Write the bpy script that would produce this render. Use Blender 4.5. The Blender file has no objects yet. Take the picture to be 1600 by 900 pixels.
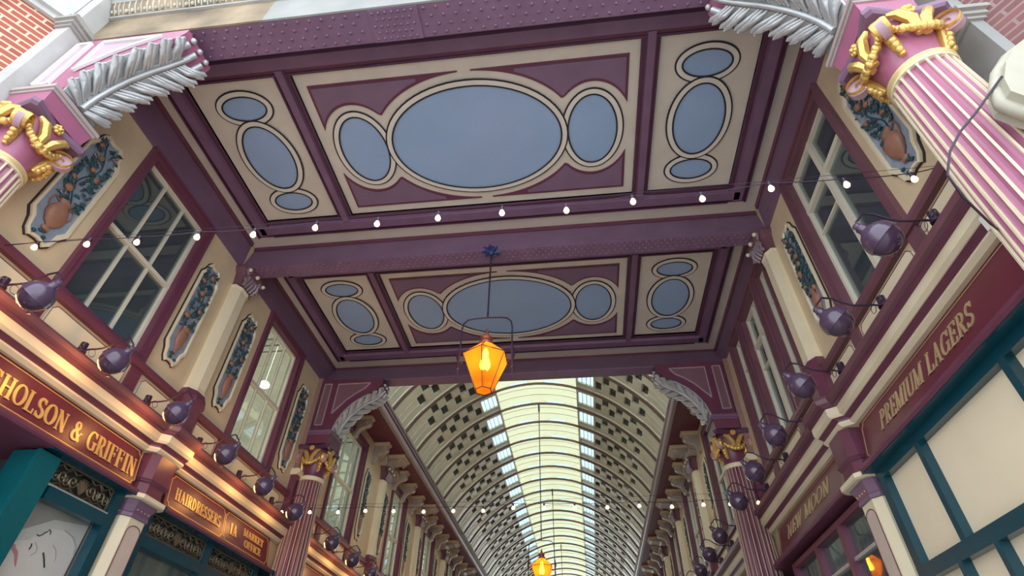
import bpy, math, random
from mathutils import Vector, Matrix
PI = math.pi
S = 6.0            # metres per layout unit; layout origin = camera height, centre line of the arcade
EYE = 1.6
scn = bpy.context.scene
COL = scn.collection

# ---------------------------------------------------------------- camera
yaw, pitch, roll, fpx = -0.128869, 0.715277, -0.0212321, 852.504
cy_, sy_, cp_, sp_ = math.cos(yaw), math.sin(yaw), math.cos(pitch), math.sin(pitch)
f_ = Vector((sy_*cp_, cy_*cp_, sp_)); r0_ = Vector((cy_, -sy_, 0)); d0_ = f_.cross(r0_)
cr_, sr_ = math.cos(roll), math.sin(roll)
right_ = r0_*cr_ + d0_*sr_; down_ = d0_*cr_ - r0_*sr_
cam_d = bpy.data.cameras.new('camera'); cam = bpy.data.objects.new('camera', cam_d); COL.objects.link(cam)
cam_d.sensor_width = 36; cam_d.lens = 36*fpx/1600; cam_d.clip_end = 400; cam_d.clip_start = 0.05
m_ = Matrix.Identity(4)
for i in range(3):
    m_[i][0] = right_[i]; m_[i][1] = -down_[i]; m_[i][2] = -f_[i]
m_[0][3] = 0.183*S; m_[1][3] = 0; m_[2][3] = EYE
cam.matrix_world = m_
scn.camera = cam

# ---------------------------------------------------------------- sky (bright overcast), exposure
SKY = (0.83, 0.915, 1.0); SKY_STRENGTH = 2.7
w = bpy.data.worlds.new('overcast_sky'); scn.world = w; w.use_nodes = True
bg = w.node_tree.nodes['Background']; bg.inputs[0].default_value = (*SKY, 1); bg.inputs[1].default_value = SKY_STRENGTH
vs = scn.view_settings; vs.view_transform = 'Standard'; vs.look = 'None'; vs.gamma = 1; vs.use_curve_mapping = False
vs.exposure = 0.20

# ---------------------------------------------------------------- materials
MT = {}
def mat(name, col, rough=.5, metal=0., var=.08, vscale=3., bump=0., bscale=20., emit=None, estr=0., spec=.5, coat=0.):
    m = bpy.data.materials.new(name); m.use_nodes = True; nt = m.node_tree; b = nt.nodes['Principled BSDF']
    b.inputs['Roughness'].default_value = rough; b.inputs['Metallic'].default_value = metal
    b.inputs['Specular IOR Level'].default_value = spec
    if coat: b.inputs['Coat Weight'].default_value = coat; b.inputs['Coat Roughness'].default_value = .15
    tc = nt.nodes.new('ShaderNodeTexCoord')
    n = nt.nodes.new('ShaderNodeTexNoise'); n.inputs['Scale'].default_value = vscale; n.inputs['Detail'].default_value = 5
    nt.links.new(tc.outputs['Object'], n.inputs['Vector'])
    r = nt.nodes.new('ShaderNodeValToRGB')
    r.color_ramp.elements[0].position = .3; r.color_ramp.elements[1].position = .7
    r.color_ramp.elements[0].color = (*[c*(1-var) for c in col], 1); r.color_ramp.elements[1].color = (*[min(1, c*(1+var)) for c in col], 1)
    nt.links.new(n.outputs['Fac'], r.inputs['Fac']); nt.links.new(r.outputs['Color'], b.inputs['Base Color'])
    if bump:
        n2 = nt.nodes.new('ShaderNodeTexNoise'); n2.inputs['Scale'].default_value = bscale; n2.inputs['Detail'].default_value = 4
        nt.links.new(tc.outputs['Object'], n2.inputs['Vector'])
        bp = nt.nodes.new('ShaderNodeBump'); bp.inputs['Strength'].default_value = bump; bp.inputs['Distance'].default_value = .02
        nt.links.new(n2.outputs['Fac'], bp.inputs['Height']); nt.links.new(bp.outputs['Normal'], b.inputs['Normal'])
    if emit: b.inputs['Emission Color'].default_value = (*emit, 1); b.inputs['Emission Strength'].default_value = estr
    MT[name] = m; return m
CREAM = mat('cream_paint', (.66, .52, .33), .45, var=.07, bump=.15, bscale=6)
CREAML = mat('pale_cream_paint', (.78, .68, .47), .4, var=.05)
PLUM = mat('plum_paint', (.205, .113, .182), .38, var=.1, bump=.1, bscale=8)
PLUMD = mat('dark_plum_paint', (.095, .035, .075), .4, var=.1)
MAROON = mat('maroon_paint', (.150, .042, .074), .35, var=.1)
PINK = mat('skylit_plum_paint', (.40, .13, .22), .32, var=.08, bump=.08, bscale=10)  # same paint as the far columns, sky light on it put into the colour
SIGNRED = mat('signboard_red', (.15, .026, .044), .32, var=.06)
OLDGOLD = mat('gilt_lettering', (.80, .50, .16), .35, metal=.3, var=.12)
PALEGOLD = mat('dull_gold_lettering', (.52, .38, .20), .4, metal=.2, var=.1)
GILT = mat('gilding', (.80, .52, .16), .3, metal=.55, var=.22, vscale=9, bump=.5, bscale=14)
SILVER = mat('silver_grey_paint', (.52, .53, .53), .3, metal=.35, var=.12, vscale=6, bump=.2, bscale=10)
WHITE = mat('white_paint', (.80, .78, .76), .4, var=.04)
SASH = mat('sash_cream_paint', (.72, .66, .52), .4, var=.05)
TEAL = mat('teal_gloss_paint', (.001, .055, .082), .25, var=.1, coat=.3)
BLUE = mat('grey_blue_paint', (.33, .46, .66), .38, var=.04, vscale=1.2)
BLACK = mat('black_line_paint', (.025, .018, .022), .5)
IRON = mat('dark_ironwork', (.045, .025, .05), .35, metal=.3)
LAMPPURPLE = mat('purple_enamel', (.085, .050, .095), .22, var=.1, coat=.5)
STONE = mat('portland_stone', (.31, .305, .29), .7, var=.16, vscale=1.6, bump=.4, bscale=7)
STAINSTONE = mat('rust_stained_stone', (.29, .215, .135), .7, var=.55, vscale=1.6, bump=.5, bscale=9)
MARBLE = mat('white_stone', (.42, .41, .39), .6, var=.2, bump=.3, bscale=5)
RELIEFBG = mat('relief_blue_grey', (.27, .32, .39), .55, var=.15, vscale=8, bump=.3, bscale=25)
LEAF = mat('relief_leaf_green', (.025, .075, .085), .5, var=.4, vscale=12)
FRUIT = mat('relief_fruit_orange', (.31, .15, .09), .45, var=.25, vscale=8)
TERRA = mat('terracotta_glaze', (.34, .16, .105), .45, var=.2, vscale=5)
BLOSSOM = mat('relief_blossom', (.42, .30, .30), .5, var=.15)
GROUND = mat('stone_paving', (.60, .58, .56), .75, var=.2, vscale=2, bump=.3, bscale=8)
ROOFCREAM = mat('roof_board_cream', (.78, .76, .58), .35, var=.08, vscale=1.2)
RIBM = mat('roof_rib_paint', (.15, .095, .075), .4)
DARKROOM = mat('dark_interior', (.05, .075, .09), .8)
WPLUM = mat('brown_plum_paint', (.165, .068, .088), .38, var=.1, bump=.1, bscale=8)
CURTAIN = mat('grey_blind', (.26, .28, .25), .6, var=.25, vscale=3)
BULBOFF = mat('frosted_bulb', (.8, .75, .65), .3, emit=(1, .72, .38), estr=2.2)
GREYGOLD = mat('weathered_brass_tracery', (.17, .13, .075), .45, metal=.4, var=.25, vscale=10)
FROST = mat('cream_window_blind', (.90, .78, .56), .5, var=.05, vscale=1.0)
PHOTOGREY = mat('poster_grey', (.30, .29, .25), .4, var=.2, vscale=3)
PHOTOLIGHT = mat('poster_blanket', (.50, .49, .45), .4, var=.08)
PHOTOSKIN = mat('poster_skin', (.60, .57, .52), .4, var=.05)
PHOTOLIP = mat('poster_lip', (.42, .20, .22), .4)
PHOTODARK = mat('poster_dark_line', (.05, .045, .045), .5)
PHOTOSHADE = mat('poster_mid_line', (.36, .34, .31), .5)

CEIL = mat('ceiling_cream_paint', (.72, .64, .53), .45, var=.05)
BORDER = mat('pale_border_paint', (.78, .72, .62), .45, var=.04)
SPANP = mat('mauve_plum_paint', (.225, .135, .205), .45, var=.06)
def brick_mat(nm='red_brick', c1=(.42, .10, .06), c2=(.34, .085, .06), mo=(.66, .50, .36)):
    m = bpy.data.materials.new(nm); m.use_nodes = True; nt = m.node_tree; b = nt.nodes['Principled BSDF']
    uv = nt.nodes.new('ShaderNodeUVMap'); br = nt.nodes.new('ShaderNodeTexBrick')
    br.inputs['Color1'].default_value = (*c1, 1); br.inputs['Color2'].default_value = (*c2, 1)
    br.inputs['Mortar'].default_value = (*mo, 1); br.inputs['Scale'].default_value = 1
    br.inputs['Mortar Size'].default_value = .011; br.inputs['Brick Width'].default_value = .23; br.inputs['Row Height'].default_value = .078
    nt.links.new(uv.outputs[0], br.inputs['Vector']); nt.links.new(br.outputs['Color'], b.inputs['Base Color'])
    bp = nt.nodes.new('ShaderNodeBump'); bp.inputs['Strength'].default_value = .4; bp.inputs['Distance'].default_value = .01; bp.invert = True
    nt.links.new(br.outputs['Fac'], bp.inputs['Height']); nt.links.new(bp.outputs['Normal'], b.inputs['Normal'])
    b.inputs['Roughness'].default_value = .8
    return m
BRICK = brick_mat(); BRICK2 = brick_mat('purple_brown_brick', (.24, .095, .09), (.19, .08, .08), (.29, .19, .18))
def glass_mat(name, col, tint=(.80, .86, .84), haze=(.20, .28, .32), hazef=.13):
    # thin pane: Schlick reflection over a tinted see-through sheet, bluish haze painted in
    m = bpy.data.materials.new(name); m.use_nodes = True; nt = m.node_tree; nt.nodes.clear(); N = nt.nodes.new; L = nt.links.new
    o = N('ShaderNodeOutputMaterial'); mix = N('ShaderNodeMixShader'); ge = N('ShaderNodeNewGeometry'); dt = N('ShaderNodeVectorMath'); dt.operation = 'DOT_PRODUCT'
    L(ge.outputs['Incoming'], dt.inputs[0]); L(ge.outputs['Normal'], dt.inputs[1])
    def mth(op, a, b=None):
        n = N('ShaderNodeMath'); n.operation = op
        for i, v in enumerate((a, b)):
            if v is None: continue
            if isinstance(v, (int, float)): n.inputs[i].default_value = v
            else: L(v, n.inputs[i])
        return n.outputs[0]
    c = mth('ABSOLUTE', dt.outputs['Value']); k = mth('POWER', mth('SUBTRACT', 1.0, c), 4.0); fr = mth('ADD', mth('MULTIPLY', k, .9), .09)
    t = N('ShaderNodeBsdfTransparent'); t.inputs[0].default_value = (*tint, 1)
    d = N('ShaderNodeBsdfDiffuse'); d.inputs[0].default_value = (*haze, 1); m2 = N('ShaderNodeMixShader'); m2.inputs[0].default_value = hazef
    L(t.outputs[0], m2.inputs[1]); L(d.outputs[0], m2.inputs[2])
    g = N('ShaderNodeBsdfGlossy'); g.inputs['Color'].default_value = (*col, 1); g.inputs['Roughness'].default_value = .03
    L(fr, mix.inputs[0]); L(m2.outputs[0], mix.inputs[1]); L(g.outputs[0], mix.inputs[2]); L(mix.outputs[0], o.inputs[0])
    return m
GLASS = glass_mat('window_glass', (.9, .95, .95))
DARKGLASS = mat('dark_roof_glass', (.045, .07, .06), .12, spec=.8, var=.4, vscale=2)
def lucent(name, col, share, gl=.08):
    m = bpy.data.materials.new(name); m.use_nodes = True; nt = m.node_tree; nt.nodes.clear()
    o = nt.nodes.new('ShaderNodeOutputMaterial'); mix = nt.nodes.new('ShaderNodeMixShader'); mix.inputs[0].default_value = share
    d = nt.nodes.new('ShaderNodeBsdfDiffuse'); t = nt.nodes.new('ShaderNodeBsdfTranslucent')
    d.inputs[0].default_value = (*col, 1); t.inputs[0].default_value = (*col, 1)
    nt.links.new(d.outputs[0], mix.inputs[1]); nt.links.new(t.outputs[0], mix.inputs[2]); nt.links.new(mix.outputs[0], o.inputs[0])
    return m
OPAL = lucent('opal_roof_glazing', (.86, .86, .70), .60)
SKYGLASS = lucent('clear_rooflight_glazing', (.62, .74, .78), .92)
PALESTONE = mat('pale_limestone', (.52, .51, .49), .65, var=.14, bump=.3, bscale=5)
TEALPOST = mat('lit_teal_paint', (.001, .105, .125), .25, coat=.3)  # lit copy of the teal gloss, light on the door post painted in
AMBER = bpy.data.materials.new('amber_lantern_glass'); AMBER.use_nodes = True
def _amber():
    nt = AMBER.node_tree; nt.nodes.clear(); o = nt.nodes.new('ShaderNodeOutputMaterial')
    add = nt.nodes.new('ShaderNodeAddShader'); mix = nt.nodes.new('ShaderNodeMixShader'); mix.inputs[0].default_value = .35
    t = nt.nodes.new('ShaderNodeBsdfTransparent'); t.inputs[0].default_value = (1, .42, .06, 1)
    l = nt.nodes.new('ShaderNodeBsdfTranslucent'); l.inputs[0].default_value = (1, .35, .04, 1)
    e = nt.nodes.new('ShaderNodeEmission'); e.inputs[0].default_value = (1, .20, .012, 1); e.inputs[1].default_value = .5
    nt.links.new(t.outputs[0], mix.inputs[1]); nt.links.new(l.outputs[0], mix.inputs[2]); nt.links.new(mix.outputs[0], add.inputs[0]); nt.links.new(e.outputs[0], add.inputs[1]); nt.links.new(add.outputs[0], o.inputs[0])
_amber()
FLAME = mat('lantern_flame', (1, .8, .4), .5, emit=(1, .66, .20), estr=30)
LAMPBULB = mat('flood_bulb_lit', (1, .8, .5), .3, emit=(1, .62, .28), estr=10)
def lit_room(name, col, strn, scale):
    m = bpy.data.materials.new(name); m.use_nodes = True; nt = m.node_tree; nt.nodes.clear()
    o = nt.nodes.new('ShaderNodeOutputMaterial'); e = nt.nodes.new('ShaderNodeEmission'); n = nt.nodes.new('ShaderNodeTexNoise')
    tc = nt.nodes.new('ShaderNodeTexCoord'); r = nt.nodes.new('ShaderNodeValToRGB'); n.inputs['Scale'].default_value = scale
    r.color_ramp.elements[0].color = (*[c*.75 for c in col], 1); r.color_ramp.elements[1].color = (*col, 1); r.color_ramp.elements[0].position = .35; r.color_ramp.elements[1].position = .65
    nt.links.new(tc.outputs['Object'], n.inputs['Vector']); nt.links.new(n.outputs['Fac'], r.inputs['Fac']); nt.links.new(r.outputs[0], e.inputs[0]); nt.links.new(e.outputs[0], o.inputs[0])
    e.inputs[1].default_value = strn
    return m
LITROOM = lit_room('lit_room_ceiling', (.84, .74, .50), 1.0, 1.2)
LITCOOL = lit_room('lit_room_ceiling_cool', (.68, .68, .50), .72, 1.5)

# ---------------------------------------------------------------- mesh helpers (layout units)
LOC = {}
def idm(p): return p
class MB:
    def __init__(s, xf=idm): s.v = []; s.f = []; s.xf = xf
    def add(s, vs, fs):
        o = len(s.v); s.v += [s.xf(tuple(p)) for p in vs]; s.f += [tuple(i+o for i in f) for f in fs]; return s
    def poly(s, pts): return s.add(pts, [tuple(range(len(pts)))])
    def box(s, a, b):
        x0, y0, z0 = a; x1, y1, z1 = b
        return s.add([(x0,y0,z0),(x1,y0,z0),(x1,y1,z0),(x0,y1,z0),(x0,y0,z1),(x1,y0,z1),(x1,y1,z1),(x0,y1,z1)],
                     [(0,1,2,3),(4,5,6,7),(0,1,5,4),(1,2,6,5),(2,3,7,6),(3,0,4,7)])
    def prism(s, pts, ax, lo, hi):
        n = len(pts)
        def mk(p, t):
            q = list(p); q.insert(ax, t); return q
        vs = [mk(p, lo) for p in pts] + [mk(p, hi) for p in pts]
        fs = [tuple(range(n)), tuple(range(n, 2*n))] + [(i, (i+1) % n, n+(i+1) % n, n+i) for i in range(n)]
        return s.add(vs, fs)
    def loft(s, rings, cap=True):
        n = len(rings[0]); vs = [p for r in rings for p in r]; fs = []
        for k in range(len(rings)-1):
            for i in range(n): fs.append((k*n+i, k*n+(i+1) % n, (k+1)*n+(i+1) % n, (k+1)*n+i))
        if cap: fs += [tuple(range(n)), tuple(range((len(rings)-1)*n, len(rings)*n))]
        return s.add(vs, fs)
    def tube(s, pts, r, n=6):
        pts = [Vector(p) for p in pts]; m = len(pts); rr = r if isinstance(r, (list, tuple)) else [r]*m; rings = []
        up = None
        for i in range(m):
            t = (pts[min(i+1, m-1)]-pts[max(i-1, 0)])
            if t.length < 1e-9: t = Vector((0, 0, 1))
            t.normalize()
            if up is None:
                up = Vector((0, 0, 1)) if abs(t.z) < .9 else Vector((1, 0, 0))
            u = t.cross(up)
            if u.length < 1e-6: u = t.cross(Vector((0, 1, 0)))
            u.normalize(); v = u.cross(t).normalized(); up = v
            rings.append([tuple(pts[i]+(u*math.cos(2*PI*k/n)+v*math.sin(2*PI*k/n))*rr[i]) for k in range(n)])
        return s.loft(rings)
    def lathe(s, prof, c=(0, 0, 0), n=16, M=None, rx=1, ry=1):
        rings = []
        for r, z in prof:
            ring = []
            for k in range(n):
                p = Vector((r*rx*math.cos(2*PI*k/n), r*ry*math.sin(2*PI*k/n), z))
                if M is not None: p = M @ p
                ring.append(tuple(p+Vector(c)))
            rings.append(ring)
        return s.loft(rings)
    def ball(s, c, r, n=8, m=5):
        if not isinstance(r, (tuple, list)): r = (r, r, r)
        rings = []
        for j in range(m+1):
            t = PI*(j/m); a = max(math.sin(t), .02)
            rings.append([(c[0]+r[0]*a*math.cos(2*PI*k/n), c[1]+r[1]*a*math.sin(2*PI*k/n), c[2]+r[2]*math.cos(t)) for k in range(n)])
        return s.loft(rings)
    def build(s, name, m, parent=None, smooth=False, uv=None):
        me = bpy.data.meshes.new(name)
        W = [(S*p[0], S*p[1], S*p[2]+EYE) for p in s.v]
        if parent is not None: o = LOC[parent.name]
        else:
            xs = [p[0] for p in W]; ys = [p[1] for p in W]; zs = [p[2] for p in W]
            o = ((min(xs)+max(xs))/2, (min(ys)+max(ys))/2, min(zs))
        me.from_pydata([(p[0]-o[0], p[1]-o[1], p[2]-o[2]) for p in W], [], s.f)
        import bmesh
        bm = bmesh.new(); bm.from_mesh(me); bmesh.ops.recalc_face_normals(bm, faces=bm.faces); bm.to_mesh(me); bm.free()
        if smooth:
            for p in me.polygons: p.use_smooth = True
            try: me.set_sharp_from_angle(angle=math.radians(50))
            except Exception: pass
        if uv:
            l = me.uv_layers.new(name='UVMap')
            for p in me.polygons:
                for li in p.loop_indices:
                    co = me.vertices[me.loops[li].vertex_index].co; l.data[li].uv = uv(Vector(co)+Vector(o))
        me.materials.append(m)
        ob = bpy.data.objects.new(name, me); COL.objects.link(ob)
        if parent is not None: ob.parent = parent; LOC[ob.name] = o
        else: ob.location = o; LOC[ob.name] = o
        return ob
def tag(o, label, cat, group=None):
    o['label'] = label; o['category'] = cat; o['kind'] = 'thing'
    if group: o['group'] = group
    return o
def thing(name, label, cat, at, group=None):
    o = bpy.data.objects.new(name, None); COL.objects.link(o); o.empty_display_size = .1
    l = (S*at[0], S*at[1], S*at[2]+EYE); o.location = l; LOC[o.name] = l
    return tag(o, label, cat, group)
def struct(o, **k):
    o['kind'] = 'structure'; return o
def sroot(name, at):
    o = bpy.data.objects.new(name, None); COL.objects.link(o); l = (S*at[0], S*at[1], S*at[2]+EYE); o.location = l; LOC[o.name] = l
    o['kind'] = 'structure'; return o
def copy_tree(o, d, label=None, parent=None):
    c = o.copy(); COL.objects.link(c)
    if parent is not None: c.parent = parent
    else: c.location = (o.location[0]+S*d[0], o.location[1]+S*d[1], o.location[2]+S*d[2])
    if label: c['label'] = label
    for ch in list(o.children):
        copy_tree(ch, None, None, c)
    return c
ORD = ['first', 'second', 'third', 'fourth', 'fifth', 'sixth', 'seventh', 'eighth', 'ninth', 'tenth', 'eleventh', 'twelfth', 'thirteenth', 'fourteenth', 'fifteenth', 'sixteenth', 'seventeenth', 'eighteenth', 'nineteenth', 'twentieth', 'twenty-first', 'twenty-second', 'twenty-third', 'twenty-fourth', 'twenty-fifth', 'twenty-sixth', 'twenty-seventh', 'twenty-eighth']
D = .69            # half width of the passage (upper wall plane)
def wallf(s, base=D):      # (a inward from the wall plane, y, z)
    return lambda p: (s*(base-p[0]), p[1], p[2])
SIDE = {-1: 'left', 1: 'right'}
# ================================================================ SETTING
struct(MB().box((-3.2, -3.2, -.29), (3.2, 9, -.2667)).build('floor', GROUND))
CZ = 1.096
# ceilings of the two covered bays
for nm, y0, y1 in (('ceiling', .431, 1.012), ('ceiling', 1.0345, 1.6445)):
    struct(MB().box((-D-.03, y0, CZ), (D+.03, y1, CZ+.03)).build(nm, CEIL))

def mirror(pts): return pts
# ceiling mouldings: plum ribs round the panels
def moulding(y0, y1, yi0, yi1, n):
    r = sroot('trim_%d' % n, (0, (y0+y1)/2, CZ-.02))
    a = MB(); b = MB(); c = MB()
    rects = [(-.652, -.602, y0, y1), (.602, .652, y0, y1), (-.602, .602, y0, yi0), (-.602, .602, yi1, y1), (-.402, -.365, yi0, yi1), (.365, .402, yi0, yi1)]
    for i, (x0, x1, ya, yb) in enumerate(rects):
        a.box((x0, ya, CZ-.010), (x1, yb, CZ))
    # raised plum rolls
    def roll(x0, x1, ya, yb, along):
        h = .020
        if along == 'y':
            xm = (x0+x1)/2; w_ = (x1-x0)*.27
            b.prism([(xm-w_, CZ-.010), (xm-w_*.8, CZ-h), (xm+w_*.8, CZ-h), (xm+w_, CZ-.010)], 1, ya, yb)
        else:
            ym = (ya+yb)/2; w_ = (yb-ya)*.27
            b.prism([(ym-w_, CZ-.010), (ym-w_*.8, CZ-h), (ym+w_*.8, CZ-h), (ym+w_, CZ-.010)], 0, x0, x1)
    for i, (x0, x1, ya, yb) in enumerate(rects):
        if i in (0, 1): roll(x0, x1, ya+.012, yb-.012, 'y')
        elif i in (2, 3): roll(-.63, .63, ya, yb, 'x')
        else: roll(x0, x1, ya-.015, yb+.015, 'y')
    # thin dark edge beads
    for (x0, x1, ya, yb) in rects[:2]:
        for x in (x0, x1-.005): c.box((x, ya, CZ-.014), (x+.005, yb, CZ))
    for (x0, x1, ya, yb) in rects[2:4]:
        for y in (ya, yb-.005): c.box((x0, y, CZ-.014), (x1, y+.005, CZ))
    for (x0, x1, ya, yb) in rects[4:]:
        for x in (x0, x1-.004): c.box((x, ya, CZ-.014), (x+.004, yb, CZ))
    a.build('moulding_bed', MAROON, r); b.build('moulding_roll', PLUM, r); c.build('moulding_bead', PLUMD, r)
moulding(.455, .962, .514, .907, 1)
moulding(1.075, 1.582, 1.137, 1.524, 2)

def ell(cx, cy, a, b, z, n=64, x0=0): return [(cx+a*math.cos(2*PI*k/n), cy+b*math.sin(2*PI*k/n), z) for k in range(n)]
def annulus(mb, cx, cy, a0, b0, a1, b1, z, zt, n=64):
    for k in range(n):
        t0, t1 = 2*PI*k/n, 2*PI*(k+1)/n
        def P(a, b, t, zz): return (cx+a*math.cos(t), cy+b*math.sin(t), zz)
        mb.add([P(a0,b0,t0,z), P(a1,b1,t0,z), P(a1,b1,t1,z), P(a0,b0,t1,z), P(a0,b0,t0,zt), P(a1,b1,t0,zt), P(a1,b1,t1,zt), P(a0,b0,t1,zt)],
               [(0,1,2,3), (4,5,6,7), (0,1,5,4), (2,3,7,6)])
def oval(root, cx, cy, a, b, lvl=0, ringw=.0125, black=True):
    # a, b: half sizes of the blue field
    z1 = CZ-.004-lvl*.0016
    o = MB(); annulus(o, cx, cy, a+ringw-.0005, b+ringw-.0005, a+ringw+.0036, b+ringw+.0036, z1-.0022, CZ); ol = o.build('outline', BLACK, root)
    r = MB(); annulus(r, cx, cy, a, b, a+ringw, b+ringw, z1-.0035, CZ); r.build('oval_border', BORDER, root)
    i = MB(); annulus(i, cx, cy, a-.0015, b-.0015, a+.0022, b+.0022, z1-.0042, CZ); i.build('inner_outline', BLACK, root)
    d = MB(); p = ell(cx, cy, a, b, z1-.0015); q = ell(cx, cy, a, b, CZ); d.loft([p, q]); d.build('blue_oval', BLUE, root)
def ceiling_panels(dy, sc, where, n):
    y = lambda v: .514+(v-.514)*sc+dy
    yc = y(.7155)
    # centre panel
    t = thing('ceiling_panel', 'wide cream ceiling panel with three blue ovals, %s' % where[1], 'ceiling panel', (0, yc, CZ-.004), 'painted ceiling panels')
    MB().box((-.365, y(.514), CZ-.004), (.365, y(.907), CZ)).build('field', CEIL, t)
    B = .136*sc
    oval(t, -.267, yc, .055, .088*sc, 0); oval(t, .267, yc, .055, .088*sc, 0); oval(t, 0, yc, .197, B, 1)
    for sx in (-1, 1):
        for sy in (-1, 1):
            def low(X):
                v = 0
                if X < .232: v = (B+.030)*math.sqrt(1-(X/.2325)**2)
                q = (X-.267)/.088
                if abs(q) < 1: v = max(v, (.088*sc+.028)*math.sqrt(1-q*q))
                return v
            top = .1705*sc
            def shape(x0, x1, off, tp, zb):
                xs = [x0+(x1-x0)*k/44 for k in range(45)]
                lo = [min(low(X)+off, tp-.0006) for X in xs]
                pts = [(sx*X, yc+sy*l) for X, l in zip(xs, lo)] + [(sx*x1, yc+sy*tp), (sx*x0, yc+sy*tp)]
                m = MB()
                for k in range(44):
                    m.prism([(sx*xs[k], yc+sy*lo[k]), (sx*xs[k+1], yc+sy*lo[k+1]), (sx*xs[k+1], yc+sy*tp), (sx*xs[k], yc+sy*tp)], 2, zb, CZ)
                return m
            sp = shape(.014, .343, .0022, top, CZ-.0065).build('spandrel', MAROON, t)
            shape(.105, .337, .0095, top-.0065, CZ-.0080).build('spandrel_field', SPANP, sp)
    for sx, nm in ((-1, 'left'), (1, 'right')):
        X = sx*.502
        t = thing('ceiling_panel', 'narrow cream ceiling panel with three blue ovals, %s side %s' % (nm, where[0]), 'ceiling panel', (X, yc, CZ-.004), 'painted ceiling panels')
        MB().box((X-.1, y(.514), CZ-.004), (X+.1, y(.907), CZ)).build('field', CEIL, t)
        oval(t, X, y(.582), .050, .029*sc, 0); oval(t, X, y(.848), .048, .028*sc, 0); oval(t, X, y(.7145), .0555, .0885*sc, 1)
ceiling_panels(0, 1, ('of the nearer coffered bay', 'nearer bay above the bulbs'), 0)
ceiling_panels(.623, .985, ('of the farther coffered bay', 'farther bay behind the hanging lantern'), 1)

# riveted girders
def rivets(mb, x0, x1, dx, ys, z, r, groups=None):
    n = int((x1-x0)/dx)
    for i in range(n+1):
        X = x0+i*dx
        for j, y in enumerate(ys):
            xx = X+(dx/2 if j % 2 else 0)
            if xx > x1: continue
            ring = [[(xx+r*q*math.cos(2*PI*k/6), y+r*q*math.sin(2*PI*k/6), z-h*r) for k in range(6)] for q, h in ((1, -.2), (.85, .55), (.3, .85))]
            mb.loft(ring)
g = thing('riveted_girder', 'near plum girder with large rivets on its underside below stained stone', 'girder', (0, .40, 1.0), 'riveted ceiling girders')
MB().box((-D+.001, .373, 1.002), (D-.001, .431, 1.012)).box((-D+.001, .395, 1.01), (D-.001, .41, 1.13)).build('girder_plate', PLUM, g)
MB().box((-.135, .3735, .9985), (-.045, .4305, 1.003)).build('splice_plate', PLUM, g)
m = MB(); rivets(m, -.47, -.145, .0225, [.380, .394, .409, .424], 1.002, .0033); rivets(m, -.128, -.052, .012, [.379, .390, .402, .413, .424], .9985, .0029); rivets(m, -.035, .47, .0225, [.380, .394, .409, .424], 1.002, .0033)
m.build('rivet_heads', PLUM, g, True)
g = thing('riveted_girder', 'middle plum girder crossing between the two coffered bays, lantern hung beneath', 'girder', (0, 1.012, 1.0), 'riveted ceiling girders')
MB().prism([(1.012, CZ-.001), (.990, 1.0), (1.035, 1.0), (1.034, CZ-.001)], 0, -D+.001, D-.001).build('girder_plate', PLUM, g)
m = MB(); m.prism([(1.0125, CZ-.012), (1.0105, CZ-.012), (1.0125, CZ-.001)], 0, -D+.002, D-.002); m.box((-D+.002, 1.006, CZ-.014), (D-.002, 1.0135, CZ-.0015)); m.build('edge_bead', MAROON, g)
m = MB(); rivets(m, -.66, .66, .0155, [.996, 1.006, 1.018, 1.029], 1.0, .0027); m.build('rivet_heads', PLUM, g, True)
g = thing('riveted_girder', 'far plum girder closing the ceiling in front of the glazed vault', 'girder', (0, 1.61, 1.0), 'riveted ceiling girders')
MB().prism([(1.645, CZ-.001), (1.582, 1.002), (1.582, .998), (1.628, .998), (1.66, 1.05), (1.66, CZ+.03)], 0, -D+.001, D-.001).build('girder_plate', PLUM, g)
MB().box((-D+.002, 1.638, CZ-.014), (D-.002, 1.6465, CZ-.0015)).build('edge_bead', MAROON, g)
# wall-head beams
for s in (-1, 1):
    for k, (y0, y1) in enumerate(((.432, .989), (1.036, 1.64))):
        t = thing('wall_head_beam', 'plum beam along the top of the %s wall in the %s bay' % (SIDE[s], ('nearer', 'farther')[k]), 'beam', (s*.68, (y0+y1)/2, 1.0), 'wall head beams')
        F = wallf(s)
        MB(F).box((.0, y0, 1.0), (.003, y1, CZ-.001)).build('beam_face', PLUM, t)
        MB(F).box((.0, y0, CZ-.014), (.0075, y1, CZ-.001)).build('edge_bead', MAROON, t)

# ---------------------------------------------------------------- upper walls with window openings
PITCH = .635; PIL0 = 2.335; NB = 7
WINS = {-1: [(.604, .846, 'L2', 'dark'), (1.181, 1.412, 'L2', 'warm')], 1: [(.602, .848, 'R1', 'dark')]}
far_w = [(1.815, 2.085)] + [(PIL0+PITCH*k+.155, PIL0+PITCH*k+.395) for k in range(NB)]
for s in (-1, 1):
    for (a, b) in far_w: WINS[s].append((a, b, 'F', 'cool' if s < 0 else 'dark'))
WINS[1] += [(1.072, 1.160, 'N', 'dark'), (1.178, 1.352, 'R2', 'dark'), (1.372, 1.482, 'N', 'dark')]
YEND = PIL0+PITCH*NB+.05
WZ0, WZ1 = .603, .998
for s in (-1, 1):
    F = wallf(s); m = MB(F); y = .44
    for (a, b, k, r) in sorted(WINS[s]):
        m.box((-.035, y, .40), (0, a+.008, CZ+.03)); m.box((-.035, a+.008, .40), (0, b-.008, WZ0+.008)); m.box((-.035, a+.008, WZ1-.008), (0, b-.008, CZ+.03)); y = b-.008
    m.box((-.035, y, .40), (0, YEND, CZ+.03))
    struct(m.build('wall_'+SIDE[s], CREAM))

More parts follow.
